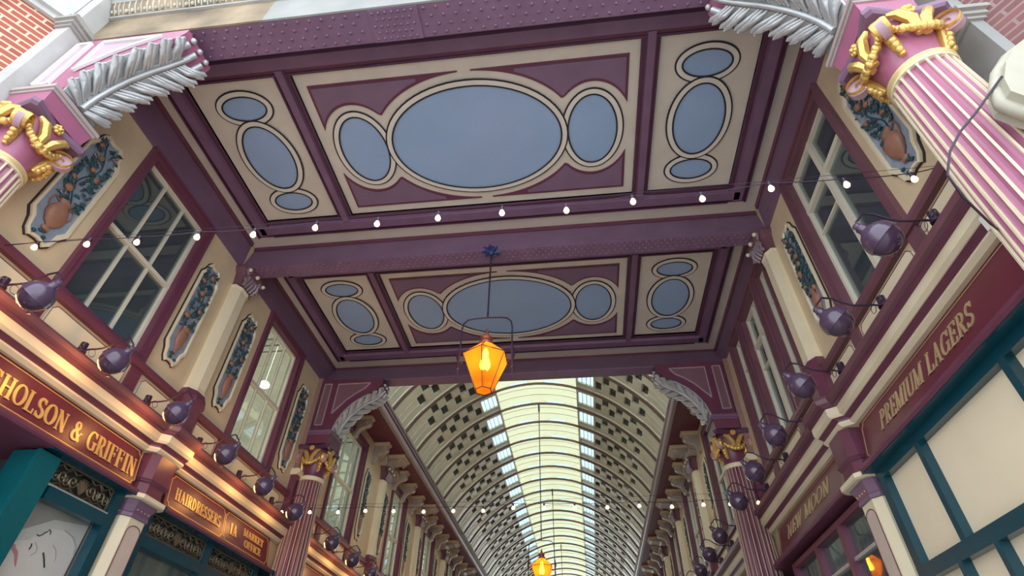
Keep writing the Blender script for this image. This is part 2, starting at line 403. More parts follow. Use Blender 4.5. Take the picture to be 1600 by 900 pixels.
wn = 0
def window(s, a, b, kind, room):
    global wn; wn += 1
    F = wallf(s); z0, z1 = WZ0, WZ1
    r = sroot('window_%d' % wn, (s*D, (a+b)/2, z0))
    fw = .018 if kind != 'N' else .012
    m = MB(F)
    for i, (y0, y1, q0, q1) in enumerate(((a, a+fw, z0, z1), (b-fw, b, z0, z1), (a, b, z1-fw, z1), (a, b, z0, z0+.010))):
        m.box((-.028-i*.0001, y0, q0), (.006+i*.00012, y1, q1))
    for i, (y0, y1, q0, q1) in enumerate(((a-.004, a+.005, z0, z1), (b-.005, b+.004, z0, z1), (a-.0045, b+.0045, z1-.004, z1+.003))):
        m.box((-.001, y0, q0), (.010+i*.00015, y1, q1))
    m.build('window_frame', MAROON if s < 0 else WPLUM, r)
    ga, gb, g0, g1 = a+fw, b-fw, z0+.010, z1-fw
    m = MB(F); t = .0065
    for i, (y0, y1, q0, q1) in enumerate(((ga, ga+t, g0, g1), (gb-t, gb, g0, g1), (ga, gb, g1-t, g1), (ga, gb, g0, g0+t))): m.box((-.022-i*.0001, y0, q0), (-.010+i*.00012, y1, q1))
    m.build('sash', SASH, r)
    m = MB(F); zt = .79; mw = .0022
    if kind in ('L2', 'F'):
        m.box((-.022, ga, zt-.0045), (-.009, gb, zt+.0045))
        for k in (1, 2):
            y = ga+(gb-ga)*k/3; m.box((-.021, y-mw, g0), (-.012, y+mw, g1))
    elif kind in ('R1', 'R2'):
        y = (ga+gb)/2; m.box((-.022, y-.006, g0), (-.009, y+.006, g1)); m.box((-.0221, ga, .876), (-.0088, gb, .888))
        m.box((-.021, y, .808), (-.012, gb, .812))
    else:
        m.box((-.021, ga, .888), (-.012, gb, .893))
    m.build('glazing_bars', SASH, r)
    MB(F).box((-.0185, ga+.001, g0+.001), (-.0175, gb-.001, g1-.001)).build('glass', GLASS, r)
    dp = .20
    m = MB(F)
    for bx in (((-dp, ga-.01, g0-.01), (-dp-.004, gb+.01, g1+.01)), ((-dp, ga-.012, g0-.01), (-.036, ga-.01, g1+.01)), ((-dp, gb+.01, g0-.01), (-.036, gb+.012, g1+.01)), ((-dp, ga-.01, g0-.012), (-.036, gb+.01, g0-.01)), ((-dp, ga-.01, g1+.01), (-.036, gb+.01, g1+.012))): m.box(*bx)
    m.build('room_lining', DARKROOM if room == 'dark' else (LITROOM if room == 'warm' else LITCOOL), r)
    if room == 'warm':
        m = MB(F)
        m.lathe([(.001, 0), (.012, -.002), (.019, -.012), (.012, -.018), (.001, -.02)], (-.05, a+.16, .86), 14); m.tube([(-.05, a+.16, .86), (-.05, a+.16, .99)], .001, 5)
        m.build('room_lamp', mat('room_lamp_glow', (1, 1, .95), emit=(1, .97, .85), estr=2.5), r, True)
    if room != 'dark':
        m = MB(F)
        for k in range(1, 6):
            y = ga+(gb-ga)*(k/6.); m.box((-dp+.002, y-.001, g0), (-dp+.004, y+.001, g1)); m.box((-dp, y-.0012, g1+.004), (-.04, y+.0012, g1+.0085))
        for zz in (.72, .86): m.box((-dp+.002, ga, zz), (-dp+.004, gb, zz+.002))
        m.build('room_panelling', CURTAIN, r)
for s in (-1, 1):
    for wq in sorted(WINS[s]): window(s, *wq)

# ---------------------------------------------------------------- cornices over the shopfronts (structure trims)
def cornice_profile(k):   # (a inward, z) pieces with materials ; k = extra projection
    return [
     ('cornice_roll', WPLUM, [(-.0, .522), (.030+k, .524), (.040+k, .521), (.044+k, .515), (.042+k, .507), (.034+k, .503), (0, .503)]),
     ('cornice_fillet', MAROON, [(0, .5035), (.036+k, .5035), (.037+k, .500), (.030+k, .4975), (0, .4975)]),
     ('cornice_fascia', CREAML, [(0, .498), (.031+k, .498), (.031+k, .484), (.026+k, .4795), (0, .4795)]),
     ('cornice_cove', MAROON, [(0, .480), (.025+k, .480), (.017+k, .4755), (.015+k, .4715), (0, .4715)]),
     ('cornice_bead', CREAML, [(0, .472), (.017+k, .472), (.018+k, .468), (.012+k, .463), (0, .463)])]
tn = 2
def cornice(s, y0, y1, breaks):
    global tn; tn += 1
    F = wallf(s); r = sroot('trim_%d' % tn, (s*(D-.02), (y0+y1)/2, .463))
    segs = []; y = y0; e = .012
    for c, hw in breaks:
        segs.append((y, c-hw-e, 0)); segs.append((c-hw, c+hw, .016)); y = c+hw+e
    segs.append((y, y1, 0))
    for idx, (nm, mt, pr) in enumerate(cornice_profile(0)):
        m = MB(F); rings = []
        prk = cornice_profile(.016)[idx][2]
        for (ya, yb, k) in segs:
            p = prk if k else pr
            rings.append([(q[0], ya, q[1]) for q in p]); rings.append([(q[0], yb, q[1]) for q in p])
        m.loft(rings); m.build(nm, mt, r)
SHOPP = [1.005, 1.575] + [PIL0+PITCH*k for k in range(NB)]
for s in (-1, 1):
    cornice(s, .445, YEND, [(c, .042) for c in [1.005] + SHOPP[2:]])
# sill course and dado
for s in (-1, 1):
    F = wallf(s); tn += 1
    r = sroot('trim_%d' % tn, (s*D, 2, .52))
    m = MB(F).prism([(0, .588), (.010, .588), (.014, .594), (.014, .601), (.009, .604), (0, .604)], 1, .445, YEND)
    m.build('sill_course', MAROON if s < 0 else WPLUM, r)
    segs = []
    jam = [.604, .846, 1.181, 1.412] + [v for w_ in far_w for v in w_]
    m = MB(F)
    for j in jam: m.box((0, j-.014, .523), (.006, j+.014, .589))
    m.build('dado_block', MAROON if s < 0 else WPLUM, r)
    m = MB(F); ln = MB(F)
    pts = sorted([.46]+jam+[c for c in [1.02] + SHOPP[2:]]+[1.54])
    for a, b in zip(pts[:-1], pts[1:]):
        if b-a < .05: continue
        ya, yb = a+.024, b-.024; za, zb = .530, .580
        c = .008
        oc = [(ya+c, za), (yb-c, za), (yb, za+c), (yb, zb-c), (yb-c, zb), (ya+c, zb), (ya, zb-c), (ya, za+c)]
        m.prism(oc, 0, 0, .0035)
        for i in range(8):
            p, q = oc[i], oc[(i+1) % 8]; ln.tube([(.0035, p[0], p[1]), (.0035, q[0], q[1])], .0008, 4)
    m.build('dado_panel', CREAML, r); ln.build('dado_lining', PLUMD, r)
# ================================================================ LETTERING (serif strokes)
def wallt(s):      # fascia boards lean outwards at the foot
    return lambda p: (s*(D-p[0]-max(0, .4635-p[2])*.19), p[1], p[2])
def wallk(s, k, off=.016):   # shopfront plane
    return lambda p: (s*(D-(p[0]+off)), p[1]*k, p[2]*k if p[2] > -.2 else p[2])
KS = {-1: .983, 1: .969}
def seg(a, b, w, w2=None):
    w2 = w if w2 is None else w2
    dx, dy = b[0]-a[0], b[1]-a[1]; l = math.hypot(dx, dy) or 1; nx, ny = -dy/l, dx/l
    return [(a[0]+nx*w/2, a[1]+ny*w/2), (b[0]+nx*w2/2, b[1]+ny*w2/2), (b[0]-nx*w2/2, b[1]-ny*w2/2), (a[0]-nx*w/2, a[1]-ny*w/2)]
def vst(x, y0, y1, w): return [(x-w/2, y0), (x+w/2, y0), (x+w/2, y1), (x-w/2, y1)]
def serif(x, y, w, t=.06): return [(x-w/2, y if y < .5 else y-t), (x+w/2, y if y < .5 else y-t), (x+w/2, y+t if y < .5 else y), (x-w/2, y+t if y < .5 else y)]
def arc(cx, cy, rx, ry, a0, a1, T, t, n=18):
    out = []
    def P(a, o):
        a_ = math.radians(a); th = t+(T-t)*abs(math.cos(a_)); return (cx+(rx+o*th/2)*math.cos(a_), cy+(ry+o*th/2)*math.sin(a_))
    for k in range(n):
        u, v = a0+(a1-a0)*k/n, a0+(a1-a0)*(k+1)/n
        out.append([P(u, -1), P(u, 1), P(v, 1), P(v, -1)])
    return out
def glyph(ch, T, t):
    B = T*2.1; g = []
    def V(x, y0=0, y1=1, s0=True, s1=True, w=T):
        g.append(vst(x, y0, y1, w))
        if s0: g.append(serif(x, y0, w+.16))
        if s1: g.append(serif(x, y1, w+.16))
    if ch == 'H': V(.2); V(.72); g.append([(.2, .47), (.72, .47), (.72, .47+t), (.2, .47+t)]); return g, .92
    if ch == 'I': V(.2); return g, .4
    if ch == 'N':
        V(.18, w=t); V(.72, s0=False, w=t); g.append(seg((.16, .98), (.72, .02), T*1.05)); g.append(serif(.12, 1, .2)); return g, .90
    if ch == 'L': V(.2); g.append([(.2, 0), (.66, 0), (.66, t), (.2, t)]); g.append(seg((.66, 0), (.68, .27), t)); return g, .74
    if ch in 'EF':
        V(.2); g.append([(.2, 1-t), (.62, 1-t), (.62, 1), (.2, 1)]); g.append(seg((.62, 1), (.63, .76), t)); g.append([(.2, .49), (.52, .49), (.52, .49+t), (.2, .49+t)]); g.append(vst(.52, .40, .63, t))
        if ch == 'E': g.append([(.2, 0), (.64, 0), (.64, t), (.2, t)]); g.append(seg((.64, 0), (.66, .26), t))
        return g, .72
    if ch in 'PRD':
        V(.2)
        if ch == 'D': g += arc(.2, .5, .5, .5-t/2, -90, 90, T*1.1, t, 20); return g, .84
        g += arc(.36, .74, .26, .26-t/2, -90, 90, T*.95, t, 14); g.append([(.2, 1-t), (.38, 1-t), (.38, 1), (.2, 1)]); g.append([(.2, .48), (.38, .48), (.38, .48+t), (.2, .48+t)])
        if ch == 'R': g.append(seg((.40, .5), (.68, .03), T)); g.append(serif(.72, 0, .2)); return g, .80
        return g, .70
    if ch == 'O': return arc(.44, .5, .36, .5-t/2, 0, 360, T, t, 36), .88
    if ch in 'CG':
        g += arc(.44, .5, .36, .5-t/2, 42, 318, T, t, 30); g.append(seg((.72, .98), (.72, .70), t*1.3))
        if ch == 'G': g.append(vst(.70, .04, .42, T)); g.append(serif(.70, .42, T+.18))
        else: g.append(seg((.72, .02), (.73, .25), t))
        return g, .84
    if ch == 'S':
        g += arc(.34, .74, .22, .25-t/2, 30, 270, T*.9, t*1.6, 16); g += arc(.34, .26, .24, .25-t/2, 90, -150, T*.95, t*1.6, 16)
        g.append(seg((.56, .98), (.56, .74), t)); g.append(seg((.11, .02), (.11, .27), t)); return g, .68
    if ch == 'A':
        g.append(seg((.42, 1), (.16, .03), t)); g.append(seg((.40, 1), (.70, .03), T)); g.append(serif(.14, 0, .24)); g.append(serif(.72, 0, .30)); g.append([(.23, .32), (.62, .32), (.62, .32+t), (.23, .32+t)]); return g, .86
    if ch == 'M':
        V(.16, s1=False, w=t); V(.88, s1=False); g.append(seg((.17, .99), (.52, .05), T)); g.append(seg((.52, .05), (.86, .99), t)); g.append(serif(.10, 1, .2)); g.append(serif(.94, 1, .24)); return g, 1.06
    if ch == 'W':
        g.append(seg((.10, .97), (.34, .02), T)); g.append(seg((.34, .02), (.54, .97), t)); g.append(seg((.50, .97), (.74, .02), T)); g.append(seg((.74, .02), (.96, .97), t)); g += [serif(.10, 1, .26), serif(.52, 1, .22), serif(.96, 1, .22)]; return g, 1.06
    if ch == 'K': V(.2); g.append(seg((.24, .42), (.68, .97), t)); g.append(seg((.36, .55), (.70, .03), T)); g += [serif(.68, 1, .22), serif(.72, 0, .24)]; return g, .82
    if ch == 'T': V(.42, s1=False); g.append([(.06, 1-t), (.78, 1-t), (.78, 1), (.06, 1)]); g.append(seg((.07, 1), (.06, .74), t)); g.append(seg((.77, 1), (.78, .74), t)); return g, .84
    if ch == 'U': V(.18, .3, 1, s0=False); g += arc(.45, .3, .27, .3-t/2, 180, 360, T, t, 14); V(.72, .3, 1, s0=False, w=t); return g, .90
    if ch == '1': V(.24); g.append(seg((.06, .80), (.24, .98), t*1.3)); return g, .46
    if ch == '&':
        g += arc(.38, .78, .17, .22-t/2, 0, 360, T*.8, t, 20); g += arc(.34, .28, .25, .28-t/2, 60, 380, T, t, 24); g.append(seg((.24, .70), (.72, .03), T)); g.append(seg((.60, .30), (.80, .50), t)); g.append(serif(.80, .5, .2)); return g, .92
    return g, .42
def text_mb(s, txt, y0, y1, z0, h, a0, th=.0016, T=.17, t=.07, slant=0):
    """y0: where the text starts, y1: where it ends (reading direction)."""
    gs = [glyph(c, T, t) for c in txt]; tot = sum(g[1] for g in gs)+.06*(len(gs)-1); k = (y1-y0)/tot; m = MB(wallt(s)); u = 0; e = 0
    for g, wd in gs:
        for q in g:
            e = (e+1) % 9
            m.prism([(y0+(u+p[0]+slant*p[1])*k, z0+p[1]*h) for p in q], 0, a0, a0+th+e*.00005)
        u += wd+.06
    return m
def outline_mb(s, pts, a0, r=.0009):
    m = MB(wallt(s))
    n = len(pts)
    for i in range(n):
        p, q = pts[i], pts[(i+1) % n]
        m.prism(seg(p, q, r*2), 0, a0, a0+.0007)
    return m
def notched(y0, y1, z0, z1, c):
    def q(cx, cz, a0, a1): return [(cx+c*math.cos(math.radians(a0+(a1-a0)*k/5)), cz+c*math.sin(math.radians(a0+(a1-a0)*k/5))) for k in range(6)]
    return q(y0, z0, 90, 0)+q(y1, z0, 180, 90)+q(y1, z1, 270, 180)+q(y0, z1, 360, 270)
def signboard(s, y0, y1, label, texts, lines, goldm, T=.17, slant=0):
    t = thing('name_board', label, 'sign', (s*D, (y0+y1)/2, .38), 'fascia name boards')
    F = wallf(s)
    m = MB(wallt(s)); m.box((-.001, y0, .392), (.004, y1, .4635)); bd = m.build('board', SIGNRED, t)
    m = MB(F); m.prism([(.0005, .393), (.0175, .393), (.026, .388), (.034, .384), (.0345, .379), (.032, .3755), (.0005, .3755)], 1, y0, y1); m.build('lower_moulding', MAROON, t)
    for (a, b) in lines: outline_mb(s, notched(a, b, .394, .4585, .008), .004, .0008).build('gold_line', goldm, bd)
    for (tx, a, b, z, h) in texts: text_mb(s, tx, a, b, z, h, .004, T=T, slant=slant).build('lettering', goldm, bd)
signboard(-1, .46, .955, 'red name board lettered NICHOLSON & GRIFFIN in gold', [('NICHOLSON & GRIFFIN', .565, .948, .4055, .0345)], [(.50, .958-.003)], OLDGOLD, T=.2)
signboard(-1, 1.056, 1.53, 'red name board lettered HAIRDRESSERS and 1A MARKET OFFICE', [('HAIRDRESSERS', 1.085, 1.272, .4125, .0255), ('1A', 1.318, 1.352, .413, .026), ('MARKET', 1.385, 1.495, .4285, .018), ('OFFICE', 1.395, 1.485, .4035, .018)], [(1.064, 1.288), (1.294, 1.524)], OLDGOLD, T=.2)
signboard(1, .46, .955, 'plum name board lettered PREMIUM LAGERS beside the near fluted column', [('PREMIUM LAGERS', .878, .588, .413, .030)], [(.47, .946)], PALEGOLD, T=.13, slant=.25)
signboard(1, 1.056, 1.53, 'plum name board lettered NEW MOON above brown shop windows', [('NEW MOON', 1.452, 1.142, .413, .030)], [(1.066, 1.522)], PALEGOLD, T=.13, slant=.2)
for s in (-1, 1):
    for k in range(NB):
        a = PIL0+PITCH*(k-1)+.05 if k else 1.66; b = PIL0+PITCH*k-.05
        t = thing('name_board', 'blank red fascia board, %s beyond the far column on the %s' % (ORD[k], SIDE[s]), 'sign', (s*D, (a+b)/2, .38), 'distant fascia boards')
        MB(wallt(s)).box((-.001, a, .376), (.004, b, .4635)).build('board', SIGNRED, t)
        outline_mb(s, notched(a+.02, b-.02, .394, .4585, .008), .004, .0008).build('gold_line', OLDGOLD, t)

# ================================================================ SHOP PILASTERS (frieze block, capital, shaft)
def shop_pilaster(s, c, label, g='shopfront pilasters'):
    F = wallf(s); zf = (0-EYE)/S
    t = thing('shop_pilaster', label, 'pilaster', (s*(D-.01), c, zf), g)
    m = MB(F)
    def oct_(h, a, z): return [(0, c-h, z), (a-.012, c-h, z), (a, c-h+.014, z), (a, c+h-.014, z), (a-.012, c+h, z), (0, c+h, z)]
    m.loft([oct_(.040, .032, .4625), oct_(.040, .032, .412), oct_(.040, .032, .408)])
    m.loft([oct_(.036, .029, .4075), oct_(.036, .029, .384)])
    m.loft([oct_(.042, .035, .412), oct_(.036, .029, .405)]); m.build('frieze_block', MAROON, t)
    m = MB(F); m.loft([oct_(.040, .033, .3835), oct_(.047, .039, .3815), oct_(.047, .039, .374), oct_(.044, .036, .372)]); m.build('abacus', CREAML, t)
    m = MB(F); m.loft([oct_(.043, .028, .3715), oct_(.039, .024, .362), oct_(.036, .021, .352), oct_(.038, .023, .349), oct_(.038, .023, .343)]); cp_ = m.build('capital', PLUM, t)
    m = MB(F); 
    for dy in (-.016, -.005, .006, .017):
        m.ball((.0235, c+dy, .357), .0016, 6, 4)
    m.build('capital_beads', OLDGOLD, cp_)
    m = MB(F); m.loft([oct_(.035, .020, .3425), oct_(.035, .020, zf+.12)]); sh_ = m.build('shaft', CREAML, t)
    pts = [(c-.019, zf+.14), (c+.019, zf+.14), (c+.019, .318)] + [(c+.019*math.cos(math.radians(q)), .318+.013*math.sin(math.radians(q))) for q in range(15, 180, 15)] + [(c-.019, .318)]
    m = MB(F); m.prism(pts, 0, .020, .0212); m.build('shaft_panel', mat('pilaster_panel_pink', (.62, .50, .42), .5), sh_)
    m = MB(F)
    for i in range(len(pts)): m.prism(seg(pts[i], pts[(i+1) % len(pts)], .0014), 0, .021, .0218+.00006*(i % 3))
    m.build('panel_line', MAROON, sh_)
    m = MB(F); m.loft([oct_(.040, .025, zf+.12), oct_(.040, .025, zf)]); m.build('plinth', MAROON, t)
    return t
for s in (-1, 1):
    p = shop_pilaster(s, 1.005, 'cream shop pilaster with plum cap at the end of the %s name board' % ('NICHOLSON & GRIFFIN' if s < 0 else 'PREMIUM LAGERS'))
    for k in range(NB):
        copy_tree(p, (0, PIL0+PITCH*k-1.005, 0), 'cream shop pilaster, %s beyond the far fluted column, %s side' % (ORD[k], SIDE[s]))

# ================================================================ SHOPFRONTS
ZF = (0-EYE)/S
def shopframe(s, bars, name, m_, depth=(-.022, -.004)):
    global wn; wn += 1
    F = wallk(s, KS[s]); r = sroot('window_%d' % wn, (s*(D+.01), 1, ZF))
    m = MB(F)
    for i, (y0, y1, z0, z1) in enumerate(bars): m.box((depth[0]-i*.0001, y0, z0), (depth[1]+i*.00012, y1, z1))
    m.build('window_frame', m_, r)
    return r
def soffit(s, y0, y1):
    global tn; tn += 1
    struct(MB(wallf(s)).box((-.25, y0, .3765), (-.012, y1, .386)).build('trim_%d' % tn, MAROON)); tn += 1
    struct(MB(wallf(s)).box((-.012, y0, .3745), (.030, y1, .386)).build('trim_%d' % tn, MAROON if (s < 0 and y1 < .8) or (s > 0 and y0 > 1) else TEAL))
soffit(-1, .44, .75); soffit(-1, .75, .962); soffit(1, .44, .962)
for s in (-1, 1): soffit(s, 1.048, YEND)
# left, bay 1: recessed doorway, then shop window with tracery transom and poster
r = shopframe(-1, [(.81, .965, .386-.004, .3825+.001), (.81, .965, .316, .337), (.952, .972, ZF+.1, .382), (.80, .972, ZF, ZF+.1)], 'L', TEAL)
MB(wallk(-1, KS[-1])).box((-.052, .758, ZF), (-.002, .797, .377)).build('door_post', TEALPOST, r)
MB(wallk(-1, KS[-1])).box((-.006, .754, ZF), (.001, .800, .377)).build('post_architrave', TEALPOST, r)
MB(wallk(-1, KS[-1])).box((-.030, .80, .3365), (-.004, .965, .3395)).build('transom_ledge', SILVER, r)
MB(wallk(-1, KS[-1])).box((-.0275, .80, .33), (-.0265, .965, .38)).build('transom_backing', mat('dull_brown_backing', (.07, .065, .05), .7), r)  # plain dark brown sheet behind the grille
wn += 0
r = sroot('door_1', (-(D+.2), .6, ZF))
F = wallf(-1)
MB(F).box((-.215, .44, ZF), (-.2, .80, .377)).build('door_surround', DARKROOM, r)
m = MB(F)
for y in (.47, .62): m.box((-.2, y, ZF+.10), (-.1985, y+.12, .33))
m.build('door_glass', GLASS, r)
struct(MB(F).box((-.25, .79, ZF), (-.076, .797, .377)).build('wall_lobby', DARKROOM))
# back room behind the shopfronts (dark)
for s in (-1, 1):
    F = wallf(s)
    a0 = -.25
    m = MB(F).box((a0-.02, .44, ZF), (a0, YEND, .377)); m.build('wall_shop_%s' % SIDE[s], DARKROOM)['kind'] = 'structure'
# poster
t = thing('poster', 'large pale poster of a face lying sideways behind the teal shop window', 'poster', (-(D+.024), .88, .05))
m = MB(wallk(-1, KS[-1])).box((-.030, .796, ZF+.12), (-.028, .960, .330)); m.build('poster_sheet', PHOTOGREY, t)
def flat(name, pts, a, m_):
    MB(wallk(-1, KS[-1])).prism(pts, 0, -.028, -.028+a).build(name, m_, t)
flat('blanket', [(.806, .255), (.813, .263), (.876, .303), (.951, .3155), (.951, .10), (.806, .10)], .0004, PHOTOLIGHT)
def smooth_pts(P, n=6):
    out = []; L = len(P)
    for i in range(L):
        p0, p1, p2, p3 = P[i-1], P[i], P[(i+1) % L], P[(i+2) % L]
        for k in range(n):
            u = k/n; out.append(tuple(.5*((2*p1[j])+(-p0[j]+p2[j])*u+(2*p0[j]-5*p1[j]+4*p2[j]-p3[j])*u*u+(-p0[j]+3*p1[j]-3*p2[j]+p3[j])*u**3) for j in (0, 1)))
    return out
flat('face', smooth_pts([(.807, .235), (.824, .251), (.834, .258), (.848, .262), (.856, .272), (.867, .276), (.88, .288), (.907, .293), (.930, .287), (.944, .272), (.948, .25), (.94, .21), (.92, .16), (.86, .13), (.807, .15)]), .0008, PHOTOSKIN)
flat('lips', smooth_pts([(.820, .247), (.829, .250), (.8335, .246), (.842, .241), (.851, .223), (.846, .226), (.838, .236), (.828, .242)]), .0012, PHOTOLIP)
def ink(name, pts, w_, m_):
    m = MB(wallk(-1, KS[-1]))
    for p, q in zip(pts[:-1], pts[1:]): m.prism(seg(p, q, w_), 0, -.028, -.0266)
    m.build(name, m_, t)
ink('nostril', [(.8565, .259), (.8585, .255), (.8575, .250)], .0022, PHOTODARK)
ink('nose_line', [(.862, .262), (.870, .257), (.872, .250), (.866, .243)], .0012, PHOTOSHADE)
ink('lashes', [(.857, .273), (.862, .2725), (.866, .275), (.870, .280), (.874, .283)], .0016, PHOTODARK)
ink('far_lashes', [(.874, .286), (.879, .285), (.881, .280)], .0016, PHOTODARK)
ink('closed_eye', [(.886, .253), (.893, .246), (.903, .234)], .0028, PHOTODARK)
ink('eyebrow', [(.897, .268), (.907, .263), (.914, .254), (.916, .246)], .0012, PHOTOSHADE)
ink('cap_edge', [(.905, .294), (.928, .290), (.944, .279), (.950, .262)], .0014, PHOTOSHADE)
ink('poster_edge', [(.951, .316), (.951, .10)], .0022, PHOTODARK)
# tracery grilles in the transoms
def scroll(cy, cz, r, turns, dirn, start, a, n=20):
    return [(a, cy+r*(1-k/n*.85)*math.cos(start+dirn*turns*2*PI*k/n), cz+r*(1-k/n*.85)*math.sin(start+dirn*turns*2*PI*k/n)) for k in range(n+1)]
def grille(s, y0, y1, z0, z1, label, m_=GREYGOLD):
    t = thing('tracery_grille', label, 'grille', (s*(D+.01), (y0+y1)/2, z0), 'pierced scrollwork grilles')
    F = wallk(s, KS[s]); a = -.011; m = MB(F); h = (z1-z0); c = (z0+z1)/2; L = y1-y0
    for (p0, p1, q0, q1) in ((y0, y1, z0, z0+.003), (y0, y1, z1-.003, z1), (y0, y0+.003, z0, z1), (y1-.003, y1, z0, z1)): m.box((a-.0015, p0, q0), (a+.0015, p1, q1))
    m.build('border', m_, t)
    m = MB(F); yc = (y0+y1)/2; R = h*.26
    for sg in (-1, 1):
        x = yc+sg*h*.30
        while abs(x+sg*h*.5-yc) < L/2-h*.1:
            m.tube(scroll(x+sg*R, c, R, 1.4, sg, 0 if sg < 0 else PI, a), .0017, 4)
            m.tube(scroll(x+sg*R*2.2, c-h*.12, R*.8, 1.3, -sg, PI/2, a), .0015, 4)
            m.tube([(a, x, c+h*.4), (a, x+sg*R, c+h*.28), (a, x+sg*R*2, c+h*.4), (a, x+sg*R*3, c+h*.2)], .0014, 4)
            m.tube([(a, x, c-h*.42), (a, x+sg*R, c-h*.30), (a, x+sg*R*2.4, c-h*.42)], .0014, 4)
            x += sg*R*2.3
    m.build('scrolls', m_, t, True)
    m = MB(F)
    for k in range(7):
        q = math.radians(20+k*140/6); m.tube([(a, yc, c-h*.35), (a, yc+h*.22*math.cos(q), c-h*.1+h*.22*math.sin(q)), (a, yc+h*.36*math.cos(q), c-h*.1+h*.40*math.sin(q))], [.0016, .0030, .0012], 5)
    m.build('palmette', m_, t, True)
grille(-1, .806, .95, .340, .3815, 'pierced brass scroll grille above the face poster')
# left, bay 2
r = shopframe(-1, [(1.05, 1.53, .3815, .386), (1.05, 1.53, .314, .336), (1.05, 1.068, ZF, .382), (1.283, 1.301, ZF, .382), (1.518, 1.53, ZF, .382), (1.05, 1.53, ZF, ZF+.1)], 'L', TEAL)
MB(wallk(-1, KS[-1])).box((-.0175, 1.06, ZF+.1), (-.0165, 1.525, .381)).build('glass', GLASS, r)
MB(wallk(-1, KS[-1])).box((-.05, 1.06, ZF+.1), (-.046, 1.525, .318)).build('window_blind', CURTAIN, r)
grille(-1, 1.07, 1.281, .338, .3805, 'pierced scroll grille below the word HAIRDRESSERS'); grille(-1, 1.303, 1.516, .338, .3805, 'pierced scroll grille below the words MARKET OFFICE')
t = thing('white_ornament', 'small white ornament standing in the far end of the left shop window', 'ornament', (-(D+.004), 1.475, .31))
m = MB(wallk(-1, KS[-1])); m.lathe([(.006, 0), (.010, .004), (.012, .012), (.007, .02), (.009, .026), (.005, .032), (.001, .034)], (-.002, 1.475, .3095), 12); m.build('urn_body', WHITE, t, True)
m = MB(wallk(-1, KS[-1])).tube([(-.002, 1.465, .322), (-.002, 1.458, .330), (-.002, 1.466, .337)], .002, 6); m.build('handle', WHITE, t, True)
# right, bay 1: teal frame with blinded panes
R_ = [(.47, .965, .384, .388), (.47, .987, .372, .385), (.965, .985, ZF, .386), (.834, .8465, .235, .386), (.604, .6165, .235, .386), (.47, .985, .2155, .2355), (.866, .876, .08, .22), (.776, .786, .08, .22), (.690, .700, .08, .22), (.60, .61, .08, .22), (.47, .985, ZF, .08)]
r = shopframe(1, R_, 'R', TEAL)
MB(wallk(1, KS[1])).box((-.0195, .47, .05), (-.0165, .975, .384)).build('blinded_pane', FROST, r)
# right, bay 2: brown frame, reflecting glass
R_ = [(1.05, 1.53, .366, .3765), (1.06, 1.075, ZF, .37), (1.195, 1.212, ZF, .37), (1.345, 1.36, ZF, .37), (1.515, 1.53, ZF, .37), (1.05, 1.53, ZF, ZF+.1)]
r = shopframe(1, R_, 'R', MAROON)
MB(wallk(1, KS[1])).box((-.020, 1.07, .300), (-.010, 1.52, .306)).build('transom_bar', SILVER, r)
MB(wallk(1, KS[1])).box((-.0175, 1.07, ZF+.1), (-.0165, 1.52, .37)).build('glass', GLASS, r)
m = MB(wallk(1, KS[1]))
for i in range(40):
    y = 1.075+i*.011; m.prism([(y, .306), (y+.009, .306), (y+.0075, .366), (y+.0015, .366)], 0, -.034+.003*(i % 2), -.031+.003*(i % 2))
m.build('gathered_curtain', CURTAIN, r)
# beyond: plain teal / maroon shopfronts with glass
for s in (-1, 1):
    for k in range(NB):
        a = PIL0+PITCH*(k-1)+.04 if k else 1.66; b = PIL0+PITCH*k-.04; n_ = 3; bars = [(a, b, .366, .3765), (a, b, .30, .312), (a, b, ZF, ZF+.1)]
        for i in range(n_+1):
            y = a+(b-a)*i/n_; bars.append((y-.008, y+.008, ZF, .3765))
        r = shopframe(s, bars, '', MAROON if s > 0 or k % 2 else TEAL)
        MB(wallf(s)).box((-.0175, a, ZF+.1), (-.0165, b, .37)).build('glass', GLASS, r)
